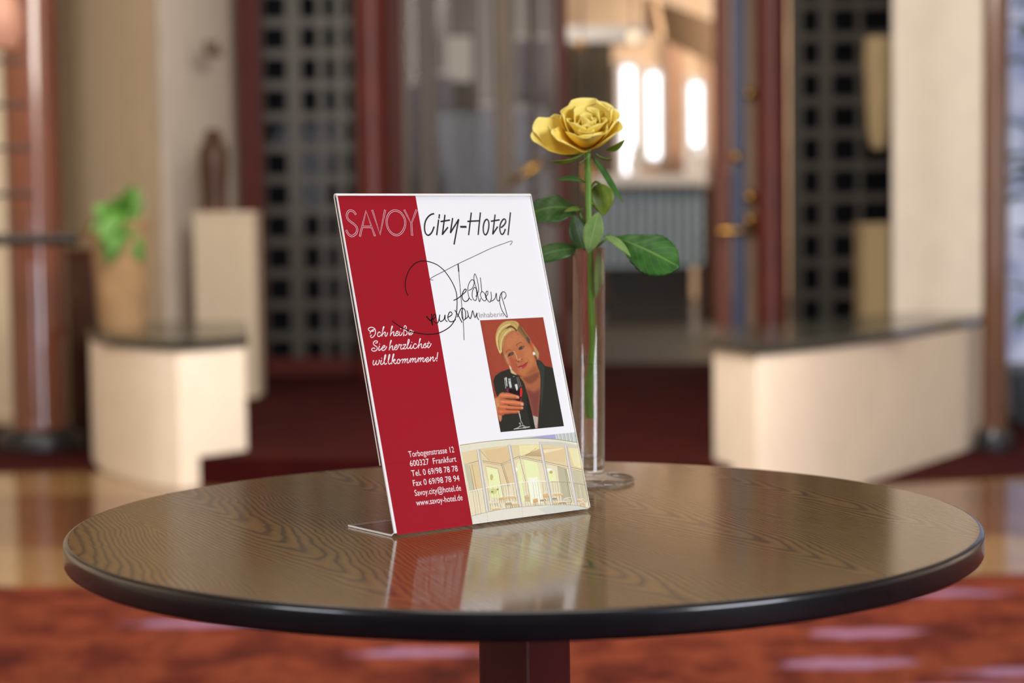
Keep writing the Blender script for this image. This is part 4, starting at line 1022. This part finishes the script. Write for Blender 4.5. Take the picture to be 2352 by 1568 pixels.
# eyes, brows, nose, mouth
A.blob([(484,965),(500,900),(545,862),(600,846),(634,866),(612,905),(560,930),(520,940)], (74, 52, 46), 18, F, soft=.35); A.blob([(545,905),(580,868),(615,872),(600,905)], (150, 132, 122), 19, F, soft=.35)
A.blob([(565,900),(575,872),(600,872),(602,900)], (44, 36, 38), 20, F, soft=.35); A.blob([(578,884),(590,876),(594,888)], (236, 230, 226), 21, F, soft=.35)
A.blob([(752,778),(770,730),(815,698),(890,704),(880,722),(850,750),(800,785)], (80, 56, 48), 18, F, soft=.35); A.blob([(795,755),(820,715),(862,716),(845,745)], (150, 132, 122), 19, F, soft=.35)
A.blob([(806,752),(815,720),(842,718),(842,748)], (44, 36, 38), 20, F, soft=.35); A.blob([(826,732),(838,724),(842,736)], (236, 230, 226), 21, F, soft=.35)
A.stroke([(484,960),(540,930),(610,912)], .9, (100, 66, 54), 19, F); A.stroke([(756,784),(810,782),(870,740)], .8, (110, 72, 56), 19, F)
A.stroke([(430,880),(465,815),(520,792),(560,800)], 1.3, (134, 82, 48), 18, F); A.stroke([(698,690),(725,645),(775,618),(830,606)], 1.4, (130, 80, 48), 18, F)
A.stroke([(640,830),(690,930),(712,1050)], 2.2, (214, 152, 116), 16, F); A.stroke([(690,1030),(700,1060)], 1.6, (120, 56, 44), 17, F)
A.blob([(716,1068),(740,1055),(762,1068),(742,1086)], (108, 44, 38), 18, F, soft=.35); A.blob([(806,1018),(825,1005),(844,1015),(826,1028)], (108, 44, 38), 18, F, soft=.35)
A.blob([(740,1020),(790,990),(830,990),(800,1040),(750,1050)], (206, 138, 102), 16, F)
A.blob([(736,1205),(770,1180),(820,1160),(850,1150),(890,1120),(930,1100),(974,1080),(955,1140),(910,1205),(860,1238),(800,1240)], (176, 64, 66), 18, F, soft=.35)
A.stroke([(738,1204),(800,1192),(860,1170),(920,1130),(972,1082)], 1.0, (120, 34, 38), 19, F); A.stroke([(790,1222),(825,1226)], 1.0, (232, 190, 184), 20, F)
A.stroke([(690,1130),(700,1190),(730,1225)], 1.2, (140, 66, 50), 17, F); A.stroke([(960,1010),(1000,1060),(1010,1110)], .8, (150, 86, 56), 17, F)
A.stroke([(760,1100),(790,1080),(850,1060)], .7, (150, 76, 58), 17, F)
# hand
SK = (204, 116, 76)
A.blob([(66,665),(130,622),(205,530),(300,505),(340,660),(400,800),(350,960),(300,1075),(240,1100),(245,1180),(205,1252),(160,1110),(100,860)], (200, 116, 74), 19, G)
A.poly([(66,665),(140,640),(200,760),(220,930),(240,1080),(160,1110),(100,860)], (206, 140, 92), 20, G, soft=4)
A.blob([(150,880),(190,880),(230,1000),(235,1100),(160,1100)], (188, 98, 64), 21, G)
A.blob([(160,1090),(240,1090),(245,1180),(205,1250),(180,1200)], (204, 130, 92), 21, G)
# wine glass behind the fingers
A.poly([(358,395),(520,402),(640,420),(780,378),(792,490),(772,620),(740,745),(600,700),(385,490)], (38, 22, 26), 9, G)
A.poly([(310,125),(560,85),(680,95),(770,360),(360,400)], (52, 50, 48), 8, G)
A.poly([(722,382),(776,382),(790,490),(770,612),(722,612)], (214, 48, 46), 20, G); A.poly([(740,640),(765,630),(748,740),(728,740)], (190, 50, 60), 20, G)
A.poly([(360,410),(425,400),(432,490),(382,490)], (120, 50, 78), 20, G)
for p, c_ in (([(312,125),(336,122),(366,400),(346,402)], (186, 180, 172)), ([(345,108),(376,106),(398,345),(378,348)], (236, 234, 230)), ([(412,140),(482,135),(486,220),(516,372),(456,382),(425,200)], (170, 170, 168)), ([(420,210),(480,215),(510,365),(465,372)], (206, 208, 206)), ([(582,292),(650,275),(672,400),(655,455),(630,450)], (216, 216, 216)), ([(630,100),(650,100),(718,355),(700,362)], (130, 124, 116)), ([(668,90),(684,88),(768,345),(748,350)], (140, 118, 104))):
    A.poly(p, c_, 21, G)
A.stroke([(545,90),(580,80)], 1.2, (170, 166, 160), 21, G); A.stroke([(400,402),(520,395)], .8, (140, 80, 80), 21, G)
def finger(pts, c_, k):
    A.blob(pts, tuple(int(v*.86) for v in c_), k, G, 4)
    cy = sum(p[1] for p in pts)/len(pts); A.blob([(x-4, cy+(y-cy)*.45-12) for x, y in pts], tuple(min(255, int(v*1.1)) for v in c_), k+.5, G, 4, soft=2.2)
finger([(180,930),(300,940),(450,952),(600,958),(690,968),(718,992),(700,1026),(600,1042),(450,1046),(330,1062),(200,1085)], (206, 110, 74), 22)
finger([(190,800),(320,812),(450,845),(620,862),(740,870),(800,884),(806,918),(760,944),(620,944),(450,940),(250,925)], (210, 120, 80), 23)
finger([(215,665),(330,668),(450,685),(570,695),(680,722),(780,752),(822,800),(806,850),(720,862),(560,845),(420,815),(260,800)], (212, 122, 82), 24)
finger([(195,545),(240,505),(340,500),(440,506),(550,540),(640,572),(698,610),(704,648),(670,668),(560,664),(420,655),(300,650),(225,640)], (208, 124, 82), 25)
for p in ([(290,655),(420,662),(560,672),(690,668)], [(320,800),(450,828),(600,850),(760,858)], [(360,925),(480,942),(640,948),(740,944)]): A.stroke(p, 1.3, (138, 56, 36), 26, G)
for p in ([(625,605),(660,588),(700,620),(690,648),(640,640)], [(742,785),(790,768),(818,800),(800,835),(745,825)], [(752,885),(795,880),(804,912),(765,925)], [(672,975),(705,978),(712,1000),(680,1008)]): A.blob(p, (230, 160, 132), 26, G)
A.stroke([(692,1012),(715,1120),(752,1258)], 1.5, (206, 202, 196), 22, G); A.stroke([(712,1040),(735,1150)], .7, (250, 248, 244), 23, G)
for p, wd, c_ in (([(565,1445),(640,1420),(720,1360),(740,1270)], 1.3, (190, 184, 176)), ([(970,1388),(880,1385),(800,1345),(770,1265)], 1.3, (190, 184, 176)), ([(565,1446),(700,1425),(860,1412),(970,1390)], 1.4, (226, 222, 216)), ([(700,1385),(770,1360),(840,1372)], 1.2, (232, 230, 226)), ([(705,1290),(715,1310)], 1.6, (240, 238, 234)), ([(610,1432),(690,1424)], 2.0, (216, 212, 206)), ([(810,1408),(870,1412)], 2.0, (236, 232, 228))):
    A.stroke(p, wd, c_, 22, G)
A.build('portrait_photo', leaf, 'small colour portrait of a blonde person holding a wine glass')

# ------------------------------------------------------------------ printed building picture
A = Art(); B = cv
A.poly([(797,288),(1000,262),(1480,213),(2003,168),(2030,280),(2145,955),(926,1103)], (238, 226, 190), 1, B)
A.poly([(1000,262),(1480,213),(2003,168),(2028,275),(1850,250),(1600,230),(1350,236),(1150,255)], (206, 210, 206), 2, B)
A.poly([(1640,205),(1790,190),(1800,238),(1600,230),(1500,226)], (172, 172, 208), 3, B)
for k in range(16):
    x = 1810 + k*13; A.stroke([(x, 188-(k)*1.2), (x+14, 240+k*2)], .9, ((150, 156, 158), (240, 240, 236), (182, 190, 160))[k % 3], 3, B, 0)
corn = [(800,302),(1000,272),(1200,252),(1400,238),(1600,232),(1800,245),(2028,280),(2034,335),(1850,305),(1620,292),(1400,294),(1200,308),(1000,332),(812,368)]
A.poly(corn, (233, 228, 204), 4, B)
A.poly([(1620,262),(1850,270),(2030,300),(2034,335),(1850,305),(1620,292)], (214, 210, 196), 5, B)
A.stroke([(797,296),(1000,266),(1200,247),(1400,233),(1600,227),(1800,240),(2028,276)], 1.0, (150, 140, 112), 6, B)
A.stroke([(802,306),(1000,277),(1200,258),(1400,244),(1600,238),(1800,250),(2028,287)], 1.2, (244, 236, 206), 6, B)
A.poly([(814,368),(1000,332),(1200,308),(1400,294),(1620,292),(1850,305),(2034,335),(2084,560),(1410,412),(1225,488),(1030,455),(884,485),(840,480)], (232, 212, 166), 3, B)
A.poly([(1040,350),(1290,315),(1320,440),(1225,485),(1100,460)], (228, 200, 152), 4, B); A.poly([(1440,410),(1640,330),(1880,330),(1900,480),(1760,470)], (231, 204, 158), 4, B)
A.poly([(1680,385),(1860,345),(1880,330),(1650,350)], (242, 228, 188), 5, B)
A.poly([(1930,330),(2034,337),(2080,545),(1990,520)], (240, 230, 180), 4, B); A.poly([(1410,300),(1620,296),(1640,420),(1420,405)], (242, 230, 176), 4, B)
A.poly([(840,482),(884,485),(945,765),(900,780)], (202, 200, 170), 4, B)
for p, c_ in (([(895,492),(985,462),(1035,742),(945,762)], (230, 206, 158)), ([(1030,458),(1225,490),(1295,720),(1100,720)], (234, 212, 172)), ([(1240,492),(1325,462),(1370,690),(1290,705)], (230, 204, 160)), ([(1380,455),(1412,420),(1480,690),(1400,690)], (240, 226, 180)),
              ([(1812,525),(1905,548),(1965,900),(1860,900)], (196, 190, 158)), ([(1970,565),(2085,575),(2130,900),(2030,900)], (206, 198, 164))): A.poly(p, c_, 4, B)
for p in ([(1068,512),(1190,540),(1248,855),(1118,835)], [(1455,450),(1600,480),(1665,905),(1530,905)], [(1700,555),(1785,565),(1805,685),(1715,680)], [(1385,500),(1420,440),(1480,860),(1430,900)]): A.poly(p, (240, 243, 184), 5, B)
A.poly([(1500,640),(1600,630),(1665,905),(1540,905)], (250, 250, 226), 6, B)
for x, y, rx, ry, c_ in ((1123,625,16,32,(206,190,120)), (1725,560,34,18,(250,248,236)), (1745,582,18,16,(214,180,120)), (1385,548,16,18,(250,248,230)), (1140,770,40,30,(214,220,140)), (1185,752,12,10,(160,160,90)), (1128,776,12,8,(160,160,90))):
    A.poly([(x+rx*math.cos(a*PI/8), y+ry*math.sin(a*PI/8)) for a in range(16)], c_, 7, B)
DK = (150, 128, 96)
for p, wd in (([(1030,455),(1225,490),(1410,412),(1640,462),(2084,562)], .9), ([(1030,470),(1222,505),(1412,428),(1640,478),(2086,580)], .6), ([(884,485),(985,456)], .9), ([(895,500),(945,765)], .7), ([(920,495),(970,760)], .8), ([(1225,490),(1296,722)], 1.2), ([(1240,495),(1312,720)], .7), ([(1068,512),(1190,540)], .8), ([(1190,540),(1248,855)], .9), ([(1412,420),(1482,690)], .8), ([(1000,340),(1100,455)], .5), ([(1480,412),(1590,330)], .5), ([(1905,548),(1985,900)], .9), ([(1890,545),(1962,900)], .6), ([(1812,525),(1895,548)], .7)):
    A.stroke(p, wd, DK, 8, B, 0)
rail = [(888,770),(1050,738),(1200,712),(1370,690),(1600,675),(1740,680),(1950,692),(2120,722)]
base_ = [(918,1020),(1130,972),(1300,948),(1430,936),(1620,926),(1760,922),(2000,930),(2140,962)]
def interp(pl_, x):
    for (xa, ya), (xb, yb) in zip(pl_, pl_[1:]):
        if xa <= x <= xb: return ya + (yb-ya)*(x-xa)/(xb-xa)
    return pl_[-1][1] if x > pl_[-1][0] else pl_[0][1]
for k in range(46):
    x = 900 + k*26; y0 = interp(rail, x); x1 = x+34+(y0-690)*.05; y1 = interp(base_, x1)
    A.stroke([(x, y0), (x1, y1)], .7, ((250, 246, 230), (196, 184, 150), (226, 206, 170), (180, 172, 150))[k % 4], 8, B, 0)
for x, y, rx, ry, c_ in ((1180,960,50,18,(226,176,112)), (1230,850,34,22,(228,160,100)), (1320,840,62,18,(226,182,116)), (1300,905,36,22,(160,136,104)), (1370,915,40,20,(222,182,130)), (1490,835,22,34,(226,184,130)), (1580,880,28,42,(220,160,92)), (1690,830,30,36,(224,170,104)), (1660,875,36,20,(150,126,92)), (1810,820,60,18,(228,172,104)), (1780,860,30,16,(140,116,84)), (1790,905,40,14,(226,186,120)), (1910,890,44,20,(232,216,190)), (1860,905,50,14,(150,128,96)), (2060,890,50,20,(226,172,116)), (2075,920,30,20,(232,190,140)), (1140,890,44,14,(244,240,216))):
    c_ = tuple(int(q*.6+w*.4) for q, w in zip(c_, (236, 216, 176)))
    A.poly([(x-rx, y-ry*.5), (x+rx*.7, y-ry*.7), (x+rx, y-ry*.2), (x+rx*.95, y+ry*.25), (x-rx*.85, y+ry*.45)], c_, 9, B)
    for fx in (-.8, -.3, .3, .8): A.stroke([(x+rx*fx, y), (x+rx*fx+8, y+ry+14)], .7, (176, 150, 112), 9, B, 0)
    A.stroke([(x-rx*.9, y-ry*.4), (x-rx*.7, y-ry*1.1), (x+rx*.5, y-ry*1.2), (x+rx*.95, y-ry*.2)], .9, (250, 244, 228), 10, B, 4)
for p in ([(1100,870),(1180,880),(1240,930),(1250,975)], [(1740,810),(1800,840),(1820,880),(1815,920)], [(1880,860),(1960,850),(1985,920)], [(2020,865),(2090,890),(2110,940)], [(1670,870),(1700,900),(1705,920)], [(1430,835),(1500,805)]): A.stroke(p, 1.2, (246, 240, 222), 10, B, 4)
A.stroke(rail[:6], 1.6, (252, 248, 238), 11, B, 4); A.stroke(rail[5:], .9, (170, 158, 130), 11, B, 4)
for a, b, wd in (((985,342),(1083,985),8.0), ((1310,300),(1428,940),8.4), ((1637,293),(1752,920),8.0), ((1904,313),(2013,930),7.4)):
    A.stroke([a, b], wd, (219, 211, 203), 12, B, 0); A.stroke([(a[0]+11, a[1]+2), (b[0]+11, b[1])], wd*.32, (190, 182, 176), 13, B, 0); A.stroke([(a[0]-6, a[1]+2), (b[0]-6, b[1])], wd*.2, (236, 230, 224), 13, B, 0)
A.poly(base_ + [(2148,962),(926,1104)], (227, 223, 206), 14, B)
A.poly([(1760,922),(2000,930),(2140,962),(2148,964),(1700,1016),(1600,960)], (212, 212, 198), 15, B)
A.stroke(base_, .9, (180, 166, 136), 16, B, 4)
for p in ([(1075,988),(1082,1082)], [(1436,938),(1446,1040)], [(1770,924),(1784,1004)]): A.stroke(p, .7, (200, 194, 178), 16, B, 0)
A.build('building_picture', label='pale printed picture of a curved glazed terrace with columns')

# ================================================================== VASE, WATER, ROSE
VB = onz(1352, 1106, TOP); VY = VB.y; kv = VY/FPX*1.005
rt = 36.5*kv; Hv = (1107-571)*kv
def lean(z): return .012*z
v = thing('bud_vase', (VB.x, VB.y, TOP + .0004), 'slender clear glass bud vase with a round foot behind the sign', 'vase', None, (0, .012, 0))
zb = (1106-1054)*kv; wall = .0042
rf = 105*kv
# one piece of blown glass: foot disc, solid stem and tube
g_ = [(0, 0), (rf-.002, 0), (rf, .0015), (rf, .0032), (rf-.002, .0045), (rt+.010, .0058), (rt+.002, .0085), (rt, .013), (rt, Hv-.001), (rt-.0006, Hv), (rt-wall+.0006, Hv), (rt-wall, Hv-.001), (rt-wall, zb+.004), (rt-wall-.003, zb), (0, zb)]
lathe('tube', g_, GLASS, v, 96, smooth=1.0)
zw = (1106-836)*kv
ww = thing('water', (VB.x, VB.y, TOP + .0004), 'clear water filling the lower half of the bud vase', 'water', None, (0, .012, 0))
rw = rt-wall-.00008
lathe('water_body', [(0, zb+.00008), (rw-.003, zb+.0001), (rw, zb+.0042), (rw, zw+.0008), (rw-.0012, zw), (0, zw)], WATER, ww, 96, smooth=1.0)

RY = VY
rose = thing('rose', at(1353, 960, RY), 'single yellow rose with green leaves standing in the bud vase', 'rose')
RL = rose.location
def RP(px, py, dy=0.0): return at(px, py, RY + dy) - RL
def stem_part(name, pts, rad, m): 
    P_ = catmull([RP(*p) for p in pts], 8); n = len(P_)
    rr = [rad[0] + (rad[1]-rad[0])*i/(n-1) for i in range(n)]
    return tube(name, P_, rr, m, rose, 16)
stem_part('stem', [(1349,352,-.004),(1351,430,0),(1353,510,.001),(1357,600,0),(1358,690,0),(1361,780,0),(1359,840,0),(1354,890,0),(1352,925,0),(1356,962,0)], (.0030, .0038), STEMG)
for px, py, s in ((1361,770,1),(1363,690,1),(1347,880,-1),(1346,930,-1),(1357,470,1)):
    a = RP(px - 2*s, py); tube('thorn', [a, a + Vector((.004*s, -.001, .002))], [.0016, .0003], STEMG, rose, 8)
def lf(p0, p1, wpx, m, under=None, nrm=(0, -1, .25), name='leaf', **kw):
    return leafblade(name, RP(*p0), RP(*p1), nrm, wpx*kv, m, rose, under=under, **kw)
lf((1400,541,0), (1561,614,-.03), 104, LEAF, LEAFUN, (-.25, -.8, .55), droop=.07, cup=-.08, wav=.025, pw=1.6, nu=18, nv=30, saw=.05)
lf((1392,541,-.01), (1449,590,-.03), 26, LEAFUN, LEAF, (.5, -.8, .3), droop=.05, cup=.1, base=.7, pw=.7)
lf((1360,360,0), (1430,464,-.012), 26, LEAF, LEAFUN, (.8, -.6, .1), droop=-.02, cup=.1, fold=.25)
lf((1376,420,.012), (1387,496,.01), 58, LEAFOL, LEAFUN, (.15, -1, .1), droop=.12, cup=.05, pw=.8)
lf((1348,420,.004), (1278,414,-.01), 24, LEAF, LEAFUN, (0, -.5, .85), droop=.08, cup=.1)
lf((1330,481,.02), (1196,502,.02), 84, LEAFDK, LEAFUN, (-.1, -.75, .65), droop=.16, cup=-.05, wav=.03, nu=14, nv=20)
lf((1342,480,.01), (1296,486,.0), 20, LEAFOL, LEAFUN, (0, -.5, .8), droop=.05, cup=.1)
lf((1338,570,.005), (1200,606,.0), 50, LEAFDK, LEAFUN, (0, -.8, .6), droop=.12, cup=-.05)
lf((1350,584,-.012), (1375,486,-.018), 46, LEAFUN, LEAF, (-.1, -1, .1), droop=.05, cup=.08, pw=1.1)
lf((1343,580,-.004), (1318,492,.004), 44, LEAFDK, LEAFUN, (-.3, -.9, .1), droop=.06, cup=.06, pw=1.0)
lf((1374,572,-.006), (1368,690,-.004), 22, LEAFUN, LEAF, (.6, -.8, 0), droop=.02, cup=.1)
for pts in ([(1356,590,0),(1372,566,-.004),(1402,541,0)], [(1354,560,0),(1330,480,.008),(1318,489,.02)], [(1356,600,0),(1346,572,.004),(1336,573,.005)], [(1352,440,0),(1366,418,.008),(1378,421,.012)], [(1351,430,0),(1349,420,.003),(1346,420,.004)]):
    tube('leaf_stalk', catmull([RP(*p) for p in pts], 5), .0012, STEMG, rose, 8)
for p0, p1, wd in (((1343,350,-.008),(1264,370,-.03),26), ((1392,345,-.01),(1436,320,-.015),24), ((1368,352,-.006),(1408,366,-.02),14), ((1336,350,0),(1282,352,.01),14), ((1352,352,-.01),(1330,374,-.02),6)):
    lf(p0, p1, wd, LEAFOL, LEAFUN, (0, -.4, -.9), name='sepal', droop=.08, cup=.15, pw=.8)
# bloom: petals around a tilted axis
BC = RP(1347, 338, -.002)
AX = Vector((-.02, -.46, .88)).normalized(); E1 = Vector((1, 0, 0)); E1 = (E1 - AX*E1.dot(AX)).normalized(); E2 = AX.cross(E1)
lathe_b = bmesh.new(); add_lathe(lathe_b, [(0, -.010), (.0042, -.008), (.0062, -.003), (.0055, .002), (0, .003)], 24)
rec = from_bm('receptacle', lathe_b, mat('receptacle_green', (150, 160, 70), .5), rose, 1.0); rec.matrix_local = Matrix.Translation(BC + Vector((0, .002, .004)))
S = .86*kv/0.000443
def petal(az, tilt, L_, W_, cup=.9, curl=.5, r0=.002, seed=0, lift=0.0, twist=0.0, frill=.05):
    """az around the bloom, tilt from its axis (deg), L length, W width"""
    az = math.radians(az); ti = math.radians(tilt); rn = random.Random(seed)
    rad = E1*math.cos(az) + E2*math.sin(az); tan = -E1*math.sin(az) + E2*math.cos(az)
    ph = rn.uniform(0, 6); pk = rn.uniform(2.2, 3.6)
    def fn(u, v):
        s = (u-.5)*2
        # centre line: starts steeply, opens to tilt, then curls out at the rim
        q = Vector((0, 0, 0)); n = 10; vv = v
        ang = 0; x = r0; y = 0
        for k in range(n):
            t_ = vv*(k+.5)/n
            ang = ti*(1.35 - .55*math.cos(PI*t_)*0 - .35) + (ti*.5)*(1-min(1, t_*2.2)) + curl*max(0, t_-.62)*2.6
            x += math.sin(ang)*vv*L_/n; y += math.cos(ang)*vv*L_/n
        wv = (math.sin(PI*(.13 + .87*min(v, .999)*.62)))**1.0 * (1 - .5*max(0, v-.72)**1.4*6*abs(s)**2.5)
        rim = v*(1-.13*abs(s)**2.4*v) 
        hw = W_/2*wv
        side = s*hw; tw = math.radians(twist)
        nrm = (AX*math.sin(ang) - rad*math.cos(ang))       # towards the bloom's inside
        inw = cup*hw*(s*s)*.62
        fr = frill*W_*math.sin(s*pk*2+ph+v*2)*max(0, v-.45)
        shrink = L_*(.14*abs(s)**2.2)*v*v
        p = rad*x + AX*(y + lift) + (tan*math.cos(tw) + nrm*math.sin(tw))*side*(1-.12*cup*s*s) + (nrm*math.cos(tw) - tan*math.sin(tw))*(inw + fr)
        p -= (rad*math.sin(ang) + AX*math.cos(ang))*shrink
        return BC + p*S
    return grid_mesh('petal', fn, 16, 18, PETAL, rose, .00045)
PET = [ # az, tilt, L, W, cup, curl, twist
 (95, 20, .056, .066, .8, .3, 0), (148, 26, .050, .050, .85, .25, -10), (40, 30, .053, .050, .9, .3, 12), (6, 34, .054, .044, .9, .3, 20),
 (180, 54, .066, .044, .3, .1, -42), (190, 64, .066, .034, .3, .1, -30), (216, 50, .054, .044, .5, .1, -20), (262, 42, .042, .050, .8, .15, 0), (300, 42, .044, .048, .85, .15, 8), (338, 46, .052, .042, .8, .1, 20), (164, 46, .052, .040, .5, .2, -30),
 (125, 14, .046, .040, 1.0, .25, 0), (60, 18, .046, .040, 1.0, .3, 0), (205, 26, .044, .036, 1.0, .15, 0), (335, 28, .042, .036, 1.0, .25, 0), (268, 28, .036, .034, 1.1, .4, 0),
 (92, 4, .040, .030, 1.4, .2, 0), (210, 6, .040, .028, 1.5, .1, 0), (330, 10, .038, .028, 1.4, .35, 0), (240, 18, .038, .022, 1.5, .6, 0), (300, 20, .036, .022, 1.5, .6, 0), (20, 14, .036, .026, 1.3, .3, 0)]
for i, (a_, ti_, L_, W_, cu_, cl_, tw_) in enumerate(PET):
    petal(a_, ti_, L_, W_, cu_, cl_, .002 + (.002 if i < 11 else 0), seed=i, lift=.001*(i % 3), twist=tw_, frill=.035 if i < 11 else .02)
